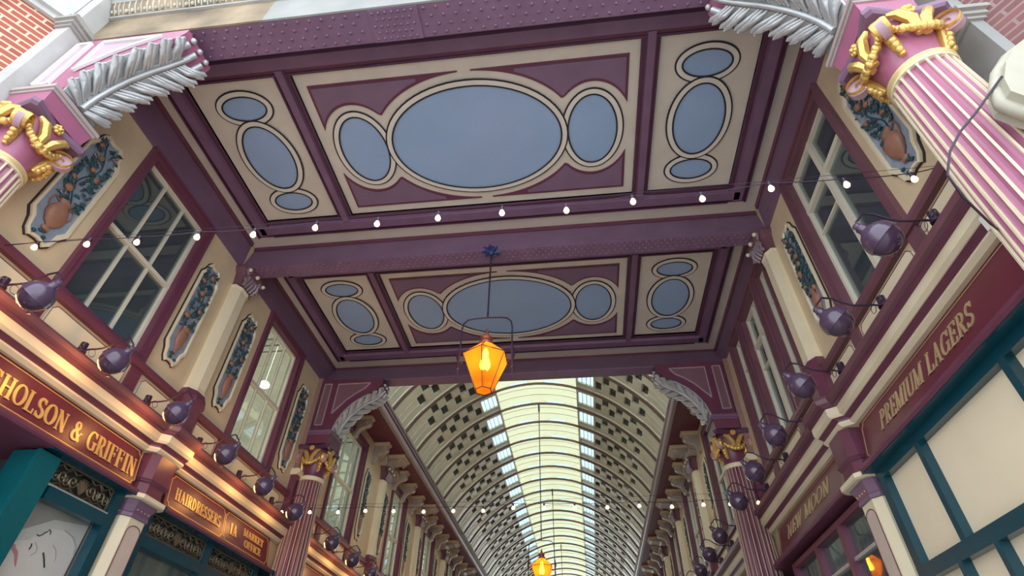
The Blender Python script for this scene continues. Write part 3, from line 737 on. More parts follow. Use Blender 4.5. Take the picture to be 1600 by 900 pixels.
# ================================================================ RELIEF PANELS
def relief(s, yc, w, z0, z1, seed, label, simple=False):
    rnd = random.Random(seed); F = wallf(s)
    t = thing('relief_panel', label, 'relief panel', (s*D, yc, z0), 'glazed flower and fruit relief panels')
    h = w/2; zc = (z0+z1)/2; H = (z1-z0)/2; c = h*.55; c2 = h*.95
    def outl(g):
        hh = h+g; HH = H+g; q = []
        right = [(hh, -HH+c2+.018), (hh-.006-.1*h, -HH+c2+.004), (hh*.62, -HH+.016), (hh*.40, -HH+.006), (hh*.30, -HH+.010), (0, -HH+.012)]
        # bottom outline (right to centre) then mirror for left, top
        qs = [(x, y) for x, y in right]
        bot = qs + [(-x, y) for x, y in reversed(qs[:-1])]
        top = [(-x, -y) for x, y in bot]
        # top is smoother: same outline turned over
        return [(yc+x, zc+y) for x, y in bot] + [(yc+x, zc+y) for x, y in top]
    o0, o1, o2, o3 = outl(.007), outl(.0045), outl(.0), outl(-.002)
    m = MB(F); m.prism(o0, 0, .0, .0025); m.build('shadow_line', BLACK, t)
    n = len(o1); m = MB(F)
    rings = [[(.0, p[0], p[1]) for p in o1], [(.007, p[0], p[1]) for p in o1], [(.0075, p[0], p[1]) for p in o2], [(.003, p[0], p[1]) for p in o3]]
    m.loft(rings, cap=False); m.build('panel_frame', CREAML, t)
    m = MB(F); m.prism(o3, 0, .0005, .0035); m.build('background', RELIEFBG, t)
    # urn
    a = .006; u0 = z0+.028; m = MB(F); R = h*(.58 if w > .065 else .46)
    prof = [(.25, 0), (.42, .004), (.2, .010), (.62, .016), (.98, .030), (1.0, .042), (.80, .052), (.5, .060), (.62, .066), (.62, .069)]
    m.lathe([(R*r_, z) for r_, z in prof], (a, yc, u0), 14, rx=.45); un_ = m.build('urn', TERRA, t, True)
    m = MB(F)
    for sg in (-1, 1): m.tube([(a, yc+sg*R*.55, u0+.062), (a, yc+sg*R*1.1, u0+.066), (a, yc+sg*R*1.2, u0+.052), (a, yc+sg*R*.95, u0+.040)], .0016, 5)
    m.build('urn_handle', TERRA, un_, True)
    # stem, leaves
    m = MB(F); zs = u0+.066; N = 12; pts = []
    for k in range(N+1):
        q = k/N; pts.append((a, yc+h*.30*math.sin(q*9+seed), zs+(z1-.020-zs)*q))
    m.tube(pts, .0013, 5)
    nl = 150 if w > .055 else 130
    for i in range(nl):
        q = rnd.random(); k = min(int(q*N), N-1); b = pts[k]; side = rnd.choice((-1, 1)); ang = rnd.uniform(-.2, 1.2); L = rnd.uniform(.010, .020)
        lim = h*.80
        y0 = b[1]+side*rnd.uniform(0, h*.75); zz = b[2]+rnd.uniform(-.004, .012)
        y0 = max(yc-lim, min(yc+lim, y0)); y1 = y0+side*L*math.cos(ang); y1 = max(yc-lim, min(yc+lim, y1)); z1_ = min(zz+L*math.sin(ang), z1-.014)
        dy, dz = y1-y0, z1_-zz; l = math.hypot(dy, dz)+1e-6; ny, nz = -dz/l*L*.22, dy/l*L*.22; a_ = rnd.uniform(.004, .009)
        mid = ((y0+y1)/2, (zz+z1_)/2)
        m.add([(a_, y0, zz), (a_+.001, mid[0]+ny, mid[1]+nz), (a_+.003, mid[0], mid[1]), (a_+.001, mid[0]-ny, mid[1]-nz), (a_, y1, z1_), (a_-.002, mid[0], mid[1])],
              [(0, 1, 2), (0, 2, 3), (1, 4, 2), (2, 4, 3), (0, 5, 1), (0, 3, 5), (1, 5, 4), (3, 4, 5)])
    for _ in range(5):
        y_ = yc+rnd.uniform(-.6, .6)*h; z_ = u0-.010+rnd.uniform(-.006, .01); m.ball((a-.001, y_, z_), (.003, .0045, .003), 6, 4)
    m.build('foliage', LEAF, t)
    nf = 7 if w > .055 else 6
    for i in range(nf):
        q = (i+.5)/nf; b = pts[int(q*N)]; rr = rnd.uniform(.0055, .0085)*(1 if w > .055 else .85)
        y_ = b[1]+rnd.choice((-1, 1))*h*.32; y_ = max(yc-h*.62, min(yc+h*.62, y_))
        mb = MB(F); mb.ball((a+.001, y_, b[2]+rnd.uniform(-.006, .006)), (rr*.7, rr, rr*.95), 9, 6); mb.build('fruit', FRUIT, t, True)
    for i in range(4):
        q = rnd.random(); b = pts[int(q*N)]; y_ = max(yc-h*.6, min(yc+h*.6, yc+rnd.uniform(-.6, .6)*h)); z_ = b[2]
        mb = MB(F)
        for k in range(5): mb.ball((a+.001, y_+.0042*math.cos(k*2*PI/5), z_+.0042*math.sin(k*2*PI/5)), (.0016, .0028, .0028), 5, 3)
        mb.build('blossom', BLOSSOM, t, True)
    return t
for s in (-1, 1):
    sd = SIDE[s]
    relief(s, .534, .070, .637, .918, 3+s, 'large relief panel of an orange urn and fruit branches beside the near %s column' % sd)
    p = relief(s, .909, .060, .641, .928, 11+s, 'narrow relief panel with urn between the near %s window and the first slim pilaster' % sd)
    if s < 0:
        copy_tree(p, (0, 1.113-.909, 0), 'narrow relief panel with urn just beyond the first slim pilaster on the left')
        copy_tree(p, (0, 1.482-.909, -.002), 'narrow relief panel with urn just before the far fluted column on the left')
    q = relief(s, 2.160, .052, .641, .925, 21+s, 'slim dark relief panel past the far column, first after it on the %s' % sd)
    ys = []
    for k in range(NB-1): ys += [PIL0+PITCH*k+.075, PIL0+PITCH*k+.470]
    for i, y in enumerate(ys):
        copy_tree(q, (0, y-2.160, 0), 'slim dark relief panel past the far column, %s after it on the %s' % (ORD[i+1], sd))

# ================================================================ SLIM WALL PILASTERS
def wall_pilaster(s, c, label):
    F = wallf(s); t = thing('wall_pilaster', label, 'pilaster', (s*D, c, .524), 'slim upper wall pilasters')
    def o(h, a, z): return [(0, c-h, z), (a*.55, c-h, z), (a, c-h*.45, z), (a, c+h*.45, z), (a*.55, c+h, z), (0, c+h, z)]
    m = MB(F); m.loft([o(.033, .024, .628), o(.030, .021, .64), o(.030, .021, .930), o(.033, .024, .938)]); m.build('pilaster_shaft', CREAML, t)
    m = MB(F); m.loft([o(.036, .028, .524), o(.036, .028, .600), o(.040, .032, .606), o(.040, .032, .612), o(.033, .025, .628)]); m.build('pedestal', MAROON, t)
    m = MB(F); m.loft([o(.034, .026, .938), o(.030, .022, .945), o(.036, .030, .975), o(.046, .038, .990), o(.046, .038, .998)]); 
    m.build('capital', WPLUM, t)
    m = MB(F)
    for sg in (-1, 1):
        for zz, rr in ((.982, .010), (.955, .006)):
            m.tube([(.030, c+sg*(.020), zz-.012)] + [(.034, c+sg*(.030+rr*(1-k/14)*math.cos(k*.75)), zz+rr*(1-k/14)*math.sin(k*.75)) for k in range(12)], .0026, 6)
    for k in range(5): m.tube([(.024, c+(k-2)*.011, .942), (.034, c+(k-2)*.012, .958), (.036, c+(k-2)*.010, .972), (.042, c+(k-2)*.011, .968)], [.0035, .005, .004, .001], 6)
    m.build('scroll_leaves', mat('capital_leaf_mauve', (.30, .22, .25), .35, metal=.2), t, True)
    m = MB(F)
    for sg in (-1, 1): m.ball((.040, c+sg*.036, .983), .0055, 8, 5)
    m.ball((.040, c, .986), .006, 8, 5)
    m.build('gilt_boss', CREAML, t, True)
    return t
for s in (-1, 1):
    p = wall_pilaster(s, 1.018, 'slim cream wall pilaster under the middle girder on the %s' % SIDE[s])
    for k in range(NB):
        copy_tree(p, (0, PIL0+PITCH*k-1.018, 0), 'slim cream wall pilaster, %s beyond the far column on the %s' % (ORD[k], SIDE[s]))
    F = wallf(s); t = thing('wall_pilaster', 'flat plum pilaster strip on the wall behind the far %s column' % SIDE[s], 'pilaster', (s*D, 1.59, .524), 'slim upper wall pilasters')
    MB(F).box((0, 1.555, .672), (.016, 1.63, 1.0)).build('pilaster_shaft', mat('faded_plum', (.30, .17, .15), .45), t)
    MB(F).prism([(0, .655), (.020, .655), (.030, .662), (.030, .668), (.024, .674), (0, .674)], 1, 1.545, 1.64).build('pedestal_cap', CREAML, t)
    MB(F).box((0, 1.55, .524), (.022, 1.635, .6545)).build('pedestal', MAROON, t)
# downpipe like plum corner at the head of the far column
# ================================================================ FLUTED COLUMNS
AX = .645
def column(s, y, front, label):
    zf = ZF; t = thing('fluted_column', label, 'column', (s*AX, y, zf), 'fluted cast iron columns')
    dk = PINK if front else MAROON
    X = s*AX
    def rad(z): return .0360+(.655-z)*.0265 if z > .38 else .0433
    zt = .648
    zs = [zf+.06, .1, .3, .45, .58, zt]
    N = 22; m = MB()
    # flute valleys: concave between fillets
    rings = []
    for z in zs:
        r = rad(z); ring = []
        for k in range(N*4):
            ph = 2*PI*k/(N*4); q = (k % 4); d = (.0000, -.0022, -.0032, -.0022)[q] 
            ring.append((X+(r+d-.0004)*math.cos(ph), y+(r+d-.0004)*math.sin(ph), z))
        rings.append(ring)
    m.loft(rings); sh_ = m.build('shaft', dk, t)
    fl = MB()
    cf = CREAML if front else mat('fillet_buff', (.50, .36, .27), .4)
    for k in range(N):
        ph = 2*PI*k/N; hw = .115*2*PI/N*1.12
        rr = []
        for z in zs:
            r = rad(z)
            rr.append([(X+q*math.cos(ph+e), y+q*math.sin(ph+e), z) for q, e in ((r-.002, -hw), (r+.0008, -hw*.8), (r+.0008, hw*.8), (r-.002, hw))])
        fl.loft(rr)
        # rounded head of each flute
        for j in range(6):
            a0 = ph+2*PI/N*(j/6); a1 = ph+2*PI/N*((j+1)/6); h0 = .0055*(1-math.sqrt(max(0, 1-(2*abs(.5-j/6))**2))); h1 = .0055*(1-math.sqrt(max(0, 1-(2*abs(.5-(j+1)/6))**2)))
            r = rad(zt)
            def Q(a, rr_, z): return (X+rr_*math.cos(a), y+rr_*math.sin(a), z)
            fl.add([Q(a0, r-.0028, zt), Q(a0, r+.0006, zt), Q(a1, r+.0006, zt), Q(a1, r-.0028, zt), Q(a0, r-.0028, zt-.003-h0), Q(a0, r+.0006, zt-.003-h0), Q(a1, r+.0006, zt-.003-h1), Q(a1, r-.0028, zt-.003-h1)], [(0,1,2,3),(4,5,6,7),(1,2,6,5),(0,1,5,4),(2,3,7,6)])
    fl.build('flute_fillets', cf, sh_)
    c = (X, y, 0)
    MB().lathe([(.0385, .6475), (.0385, .651), (.040, .6525), (.040, .6555), (.0385, .657), (.034, .658)], c, 32).build('necking_ring', mat('necking_cream_gilt', (.74, .56, .26), .35, metal=.2) if front else CREAML, t, True)
    MB().lathe([(.0382, .6445), (.0388, .6455), (.0382, .6478)], c, 32).build('lower_ring', CREAML, t, True)
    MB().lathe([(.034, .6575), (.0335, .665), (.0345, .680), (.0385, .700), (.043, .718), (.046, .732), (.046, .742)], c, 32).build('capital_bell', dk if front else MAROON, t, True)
    # abacus with hollowed sides
    ab = []
    for q in range(4):
        for e, r in ((-.20, .071), (.20, .071)):
            ang = PI/4+q*PI/2+e*.35; ab.append((r*math.cos(ang), r*math.sin(ang)))
        for e in (.5,):
            ang = PI/2+q*PI/2; ab.append((.043*math.cos(ang), .043*math.sin(ang)))
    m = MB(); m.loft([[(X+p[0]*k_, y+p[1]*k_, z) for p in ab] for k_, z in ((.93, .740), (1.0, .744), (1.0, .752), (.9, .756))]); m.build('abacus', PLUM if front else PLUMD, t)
    # gilt volutes, husks, rosettes, swags
    for q in range(4):
        ang = PI/4+q*PI/2; dx, dy = math.cos(ang), math.sin(ang)
        m = MB()
        cz = .710; cr = .0530
        pts = [(X+dx*.036, y+dy*.036, .672), (X+dx*.040, y+dy*.040, .69), (X+dx*.044, y+dy*.044, .708), (X+dx*.049, y+dy*.049, .722)]; rad_ = [.004, .0065, .0070, .0065]
        m.tube(pts, rad_, 8); m.build('volute_stalk', GILT, t, True)
        m = MB(); rg = []; tx_, ty_ = -dy, dx
        for k in range(26):
            a_ = PI*.80-k*.33; rr = .0175*(1-k/29); wv = .0090*(1-k/60)+.002; rc = cr+.004+rr*math.cos(a_); zc_ = cz+rr*math.sin(a_); th = .0016
            ro = cr+.004+(rr+th)*math.cos(a_); zo = cz+(rr+th)*math.sin(a_)
            rg.append([(X+dx*rc+tx_*wv, y+dy*rc+ty_*wv, zc_), (X+dx*ro+tx_*wv*.6, y+dy*ro+ty_*wv*.6, zo), (X+dx*(ro), y+dy*(ro), zo-.0008*math.sin(a_)), (X+dx*ro-tx_*wv*.6, y+dy*ro-ty_*wv*.6, zo), (X+dx*rc-tx_*wv, y+dy*rc-ty_*wv, zc_)])
        m.loft(rg); vo_ = m.build('volute', GILT, t, True)
        m = MB()
        m.lathe([(.0145, -.0045), (.0145, .0045)], (X+dx*(cr+.004), y+dy*(cr+.004), cz), 16, Matrix((Vector((dx, dy, 0)), Vector((0, 0, 1)), Vector((-dy, dx, 0)))).transposed())
        m.build('volute_eye', mat('volute_eye_mauve', (.45, .28, .34), .4), vo_, True)
        m = MB()
        for k in range(6):
            z = .678+k*.0078; rr = .0420+.0026*k+(.003 if k > 3 else 0); m.ball((X+dx*rr, y+dy*rr, z), (.0058-.0004*abs(k-2), .0058-.0004*abs(k-2), .0050), 8, 5)
        m.build('husk_chain', GILT, t, True)
        ang2 = q*PI/2; ex, ey = math.cos(ang2), math.sin(ang2); tx, ty = -ey, ex
        m = MB(); ce = (X+ex*.049, y+ey*.049, .742)
        for k in range(7):
            b = k*2*PI/7; m.ball((ce[0]+tx*.0055*math.cos(b), ce[1]+ty*.0055*math.cos(b), ce[2]+.0055*math.sin(b)), .0038, 6, 4)
        m.ball((ce[0]+ex*.003, ce[1]+ey*.003, ce[2]), .004, 6, 4); m.build('rosette', GILT, t, True)
        m = MB(); pts = []
        for k in range(15):
            u = -1+2*k/14; aa = ang2+u*.62; rr = .0475+.003*(1-u*u); pts.append((X+rr*math.cos(aa), y+rr*math.sin(aa), .712-.020*(1-u*u)))
        for k, p in enumerate(pts): m.ball(p, .0050 if k % 2 else .0064, 7, 4)
        m.build('swag', GILT, t, True)
        m = MB()
        for sg in (-1, 1):
            m.tube([(X+ex*.043+tx*sg*.004, y+ey*.043+ty*sg*.004, .690), (X+ex*.050+tx*sg*.008, y+ey*.050+ty*sg*.008, .712), (X+ex*.050+tx*sg*.018, y+ey*.050+ty*sg*.018, .730), (X+ex*.046+tx*sg*.028, y+ey*.046+ty*sg*.028, .736)], [.005, .0075, .0070, .003], 7)
        m.build('acanthus_curl', GILT, t, True)
    MB().lathe([(.0445, zf), (.0445, zf+.02), (.0430, zf+.035), (.0445, zf+.045), (.0435, zf+.062)], c, 24).build('column_base', dk, t, True)
    return t
for s in (-1, 1):
    column(s, .400, True, 'large pink and cream fluted column with gilt capital, nearest on the %s' % SIDE[s])
    column(s, 1.600, False, 'far maroon fluted column with gilt capital below the glazed vault, %s side' % SIDE[s])

# ================================================================ BRACKETS over the columns
def bracket(s, yc, front, label):
    t = thing('console_bracket', label, 'bracket', (s*AX, yc, .757), 'scrolled brackets under the girders')
    y0, y1 = yc-.040, yc+.040; dk = PINK if front else MAROON
    M_ = lambda p: (s*p[0], p[1], p[2])
    zt = .982 if front else .992; tip = .458
    m = MB(M_)
    for (h, z0, z1) in ((.044, .757, .775),):
        m.loft([[(AX-h, yc-h+.004, .757), (.6705, yc-h+.004, .757), (.6705, yc+h-.004, .757), (AX-h, yc+h-.004, .757)], [(AX-h-.004, yc-h, .785), (.6705, yc-h, .785), (.6705, yc+h, .785), (AX-h-.004, yc+h, .785)]])
    m.build('impost_block', dk, t)
    m = MB(M_)
    for (h, z0, z1) in ((.050, .785, .790), (.053, .790, .797), (.047, .797, .803)):
        m.box((AX-h, yc-h+.004, z0), (.6705, yc+h-.004, z1))
    m.build('impost_moulding', mat('impost_grey', (.46, .38, .36), .45) if front else PLUM, t)
    prof = [(.6705, .803), (.600, .803), (.598, .815), (.590, .840), (.575, .868), (.553, .895), (.525, .918), (.500, .932), (.480, .944), (.466, .958), (tip, .972), (tip, zt), (.6705, zt)]
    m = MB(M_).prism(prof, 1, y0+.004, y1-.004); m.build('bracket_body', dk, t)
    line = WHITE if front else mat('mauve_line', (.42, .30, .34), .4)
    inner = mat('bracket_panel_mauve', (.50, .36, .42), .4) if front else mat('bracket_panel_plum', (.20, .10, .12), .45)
    strip = [(.661, .822), (.636, .822), (.636, zt-.018), (.660, zt-.018)]
    tri = [(.615, .858), (.600, zt-.020), (.510, zt-.020), (.520, .955), (.545, .935), (.575, .905)]
    tri = [(.612, .862), (.612, zt-.020), (.500, zt-.020), (.516, .951), (.540, .936), (.570, .912), (.592, .885)]
    for side_y, e in ((y0, 1), (y1, -1)):
        for P in (strip, tri):
            ya = side_y+.004
            a, b = sorted((ya-e*.0012, ya+e*.0002)); sp_ = MB(M_).prism(P, 1, a, b).build('side_panel', inner, t)
            m = MB(M_)
            for i in range(len(P)):
                m.prism(seg(P[i], P[(i+1) % len(P)], .0062 if front else .003), 1, *sorted((ya-e*(.0045+.00025*i), ya-e*.0002*i)))
            m.build('panel_moulding', line, sp_)
    # silver acanthus leaf on the curved underside
    under = prof[1:11]
    def U(q):
        k = q*(len(under)-1); i = min(int(k), len(under)-2); f = k-i; a, b = under[i], under[i+1]
        p = (a[0]+(b[0]-a[0])*f, a[1]+(b[1]-a[1])*f); d = (b[0]-a[0], b[1]-a[1]); l = math.hypot(*d); return p, (d[1]/l*-1 if False else -d[1]/l, d[0]/l)
    def off(q, o):
        p, n_ = U(q); nx, nz = n_
        if nz > 0: nx, nz = -nx, -nz
        return p[0]+nx*o, p[1]+nz*o
    sil = SILVER; m = MB(M_)
    pts = [(off(q/12*.86, .009)[0], yc, off(q/12*.86, .009)[1]) for q in range(13)]
    m.tube(pts, [.006-.0025*k/12 for k in range(13)], 8)
    for o_ in (-.010, .010):
        m.tube([(off(q/12*.8, .006)[0], yc+o_*(1-.3*q/12), off(q/12*.8, .006)[1]) for q in range(13)], .0025, 6)
    m.build('leaf_midrib', sil, t, True)
    # broad leaf body hugging the underside
    rings = []
    for k in range(15):
        q = .0+k/14*.80; hw = (.034+.004*math.sin(k/14*PI))*(1 if k < 12 else 1-(k-11)*.13)
        a, b = off(q, .000), off(q, .0075); c2 = off(q, .0045)
        rings.append([(a[0], yc-hw, a[1]), (c2[0], yc-hw, c2[1]), (b[0], yc-hw*.55, b[1]), (b[0]*.5+c2[0]*.5, yc-hw*.25, b[1]*.5+c2[1]*.5), (b[0], yc, b[1]), (b[0]*.5+c2[0]*.5, yc+hw*.25, b[1]*.5+c2[1]*.5), (b[0], yc+hw*.55, b[1]), (c2[0], yc+hw, c2[1]), (a[0], yc+hw, a[1])])
    m = MB(M_); m.loft(rings); lb_ = m.build('leaf_body', sil, t, True)
    for sg in (-1, 1):
        for k in range(8):
            q = .00+k*.104
            m = MB(M_)
            for j in range(3):
                q0 = q+j*.024; ln = (.0370, .0440, .0405)[j]*(1 if k < 7 else .86)
                b0 = off(q0, .008); b1 = off(min(q0+.045, .90), .0125); b2 = off(min(q0+.085, .92), .0125); b3 = off(min(q0+.115, .94), .0095); b4 = off(min(q0+.12, .95), .0145)
                m.tube([(b0[0], yc+sg*.006, b0[1]), (b1[0], yc+sg*.020, b1[1]), (b2[0], yc+sg*ln*.80, b2[1]), (b3[0], yc+sg*ln*.97, b3[1]), (b4[0], yc+sg*ln*1.04, b4[1])], [.0020, .0040, (.0056, .0066, .0052)[j], .0050, .0014], 8)
            m.build('leaf_lobe', sil, lb_, True)
    m = MB(M_)
    for j in (-1, 0, 1):
        a = off(.80, .006); b = off(.93, .006); c2 = off(.985, .006)
        m.tube([(a[0], yc+j*.020, a[1]), (b[0], yc+j*.020, b[1])], .0058, 8); m.ball((c2[0], yc+j*.020, c2[1]+.004), .0055, 8, 6)
    m.build('tip_rods', sil, t, True)
    return t
for s in (-1, 1):
    bracket(s, .400, True, 'large pink bracket with silver acanthus leaf over the near %s column' % SIDE[s])
    bracket(s, 1.594, False, 'maroon bracket with grey acanthus edge over the far %s column' % SIDE[s])
# ================================================================ STONE FRONT outside the covered bay
def yprof(name, pts, x0, x1, m_, parent): return MB().prism(pts, 0, x0, x1).build(name, m_, parent)
t = thing('stone_entablature', 'carved stone entablature with rust stains above the near riveted girder', 'stonework', (0, .36, 1.002))
yprof('stained_band', [(.345, 1.002), (.3725, 1.002), (.3725, 1.084), (.372, 1.088), (.345, 1.088)][::-1] if False else [(.369, 1.0015), (.3725, 1.0015), (.3727, 1.0135), (.393, 1.0135), (.393, 1.088), (.369, 1.088)], -.671, -.33, STAINSTONE, t)
yprof('stone_band', [(.369, 1.0015), (.3725, 1.0015), (.3727, 1.0135), (.393, 1.0135), (.393, 1.088), (.369, 1.088)], -.33, .72, STONE, t)
m = MB()
for (ya, za, yb, zb) in ((.364, 1.086, .393, 1.092),): m.box((-.671, ya, za), (.72, yb, zb))
m.build('bead', MARBLE, t)
m = MB().prism([(.366, 1.0915), (.356, 1.104), (.350, 1.118), (.393, 1.118), (.393, 1.0915)], 0, -.671, .72); m.build('carved_moulding', STAINSTONE, t)
m = MB(); x = -.668
while x < .71:
    m.ball((x, .3600, 1.102+.002*math.sin(x*900)), (.0036+.0012*math.sin(x*700), .0040, .0080), 6, 4); m.tube([(x+.0055, .364, 1.094), (x+.0050, .3545, 1.108), (x+.0065, .349, 1.119)], [.0012, .0022, .001], 5); x += .0108+.002*math.sin(x*500)
m.build('leaf_enrichment', mat('mossy_enrichment', (.50, .47, .38), .8, var=.45, vscale=5), t, True)
m = MB().prism([(.349, 1.117), (.345, 1.124), (.336, 1.128), (.336, 1.17), (.325, 1.18), (.325, 1.26), (.393, 1.26), (.393, 1.117)], 0, -.671, .72); m.build('cornice_blocks', MARBLE, t)
m = MB(); rnd = random.Random(5)
for i in range(70):
    m.ball((-.80+rnd.random()*.12, .325+rnd.random()*.012, 1.122+rnd.random()*.07), (rnd.uniform(.006, .013), .008, rnd.uniform(.006, .013)), 6, 4)
for i in range(24):
    m.ball((-.62+rnd.random()*.05, .334, 1.128+rnd.random()*.03), (.005, .004, .005), 6, 4)
m.build('carved_foliage', mat('mossy_carved_stone', (.36, .35, .28), .8, var=.35, vscale=6), t, True)
for s, Xi, Xe, yf, zc, zb in ((-1, .6725, .702, .337, .985, 1.00), (1, .7315, .748, .376, .742, 1.135)):
    sd = SIDE[s]
    t = thing('stone_pier', 'grey stone pier with moulded cap behind the near %s column' % sd, 'pier', (s*.70, .40, ZF))
    M_ = lambda p: (s*p[0], p[1], p[2])
    m = MB(M_)
    if s > 0: m.box((Xi, yf, ZF), (Xe, .432, 1.20))
    else: m.box((Xi, yf, .745), (Xe, .371, 1.20)); m.box((.6985, .35, ZF), (.72, .432, .7445))
    if s > 0: m.box((.6915, .428, ZF), (Xi, .439, 1.16))
    m.build('pier_shaft', STONE if s > 0 else PALESTONE, t)
    m = MB(M_)
    for (z0, z1, e) in ((zc, zc+.006, .004), (zc+.006, zc+.014, .008), (zc+.014, zc+.022, .013), (zc+.022, zc+.028, .010)):
        m.box((Xi-e, yf-e, z0), (Xe+(.022 if s > 0 else 0), .431 if s > 0 else .3705, z1))
    m.build('moulded_cap', mat('weathered_grey_stone', (.36, .34, .31), .7, var=.2, bump=.3), t)
    # canted brick wall beyond
    ca, sa = math.cos(math.radians(55)), math.sin(math.radians(55))
    def C_(p):  # p = (distance along, depth outwards-behind, z)
        return (s*(Xe+p[0]*ca+p[1]*sa), yf+.001-p[0]*sa+p[1]*ca, p[2])
    o = MB(C_).box((0, 0, ZF), (.6, .03, zb)).build('wall_brick_'+sd, BRICK if s < 0 else BRICK2, None, uv=lambda c: (math.hypot(c.x-s*Xe*S, c.y-yf*S), c.z)); struct(o)
    struct(MB(C_).box((0, -.008, zb), (.6, .04, zb+.012)).box((0, -.016, zb+.012), (.6, .04, zb+.03)).box((0, -.004, zb+.03), (.6, .04, 1.5)).build('trim_%d' % (90+s), PALESTONE))
    struct(MB(C_).box((.075, -.006, .30), (.6, .0, zb)).build('trim_%d' % (94+s), PALESTONE))
# cream console of the neighbouring shopfront cutting across the right column
t = thing('fascia_console', 'cream rounded fascia console sticking out in front of the pink right column', 'console', (.66, .33, .43))
def K(p): return p
CONSB = mat('console_stone_cream', (.46, .43, .33), .5, var=.12)
bx = [(.618, .492), (.628, .476), (.652, .448), (.672, .426), (.80, .426), (.80, .60), (.70, .60), (.668, .575), (.642, .545), (.624, .514)]
MB().prism(bx, 1, .322, .352).build('console_block', CONSB, t)
m = MB(); m.prism([(.655, .436), (.80, .436), (.80, .446), (.668, .446)], 1, .3195, .322); m.prism([(.670, .452), (.80, .452), (.80, .57), (.70, .57), (.672, .54)], 1, .3195, .322); m.build('raised_panel', CONSB, t)
m = MB(); P_ = bx[6:]+bx[:3]
m.tube([(a[0], .337, a[1]) for a in P_], .007, 8)
m.build('rounded_edge', CONSB, t, True)
t = thing('black_cable', 'thin black cable looping across the pink right column', 'cable', (.60, .34, .40))
tag(t, t['label'], 'cable')
MB().tube([(.183+x, y, z) for x, y, z in ((.445, .325, .523), (.43, .335, .508), (.41, .34, .487), (.388, .345, .466), (.365, .345, .437), (.352, .35, .41), (.36, .36, .39), (.40, .395, .388), (.45, .44, .415), (.475, .46, .46))], .0012, 6).build('cable_run', IRON, t, True)
MB().box((.655, .455, .455), (.668, .475, .475)).build('junction_box', WHITE, t)

# ================================================================ PURPLE SWAN-NECK LAMPS
def flood(s, y, label, lit):
    F = wallf(s); t = thing('swan_neck_lamp', label, 'lamp', (s*(D-.04), y, .521), 'purple enamel swan neck lamps')
    # shade: axis leaning up and away from the wall
    ax = Vector((-s*.66, 0, .75)).normalized(); u = Vector((0, 1, 0)); v = ax.cross(u).normalized(); Mx = Matrix((u, v, ax)).transposed()
    c = (s*(D-.114), y, .500)
    m = MB(); SC = .87; prof = [(.0262, -.0060), (.0270, -.0055), (.0266, -.003), (.0255, .003), (.0225, .011), (.016, .018), (.009, .0215), (.0075, .0245), (.0075, .030), (.0055, .0315), (.006, .0355), (.0035, .038), (.0005, .0385)]
    m.lathe([(a_*SC, b_*SC) for a_, b_ in prof], c, 24, Mx); ls_ = m.build('lamp_shade', LAMPPURPLE, t, True)
    m = MB(); m.lathe([(a_*SC, b_*SC) for a_, b_ in ((.0255, -.0055), (.0225, -.0150), (.0175, -.0225), (.010, -.0275), (.001, -.0295))], c, 24, Mx); m.build('glass_bowl', mat('dark_purple_glass', (.060, .030, .062), .18, coat=.5), ls_, True)
    m = MB(F); top = Vector(c)+ax*.027; ta = D-abs(top.x)
    m.tube([(.040, y, .523), (.052, y, .5255), (.066, y, .525), (.080, y, .5265), (.092, y, .533), (.104, y, .5415), (.118, y, .5445), (ta-.001, y, top.z+.010), (ta, y, top.z)], .0016, 7); m.build('swan_neck_arm', IRON, t, True)
    m = MB(F); m.lathe([(.001, .018), (.006, .018), (.0065, .006), (.0085, .003), (.0085, 0), (.001, 0)], (.036, y, .521), 12); wp_ = m.build('wall_plate', IRON, t, True)
    m = MB(F)
    for q, (cy, cz, r) in enumerate(((.014, .528, .007), (-.010, .527, .004))): m.tube([(.044, y+cy+r*math.cos(k*.5), cz+r*math.sin(k*.5)) for k in range(14)], .0006, 4)
    m.build('loose_wire', IRON, wp_, True)
    m = MB(F)
    for q in (-1, 0, 1): m.tube([(.112-.004*q, y+q*.010, .488), (.100-.004*q, y+q*.014, .478), (.108, y+q*.012, .474)], .0007, 4)
    m.build('guard_wires', IRON, t, True)
    if lit:
        ld = bpy.data.lights.new('lamp_beam', 'POINT'); ld.energy = 6.0; ld.color = (1, .46, .13); ld.shadow_soft_size = .09
        lo = bpy.data.objects.new('lamp_beam', ld); COL.objects.link(lo); lo.parent = t
        p = Vector((s*.612, y, .489))
        lo.location = Vector((S*p.x, S*p.y, S*p.z+EYE))-Vector(LOC[t.name])
    return t
LY = [.520, .690, .872, 1.060, 1.243, 1.425] + [1.70+.19*k for k in range(10)]
for s in (-1, 1):
    sd = SIDE[s]; base = None
    names = ['nearest the camera, first of the row', 'second of the row', 'third of the row', 'fourth of the row', 'fifth of the row', 'sixth of the row, beside the far column'] + ['%s past the far column' % ORD[k] for k in range(10)]
    for i, y in enumerate(LY):
        lab = 'purple swan neck lamp on the %s cornice, %s' % (sd, names[i])
        if base is None: base = flood(s, y, lab, s < 0); y0 = y
        else: copy_tree(base, (0, y-y0, 0), lab)

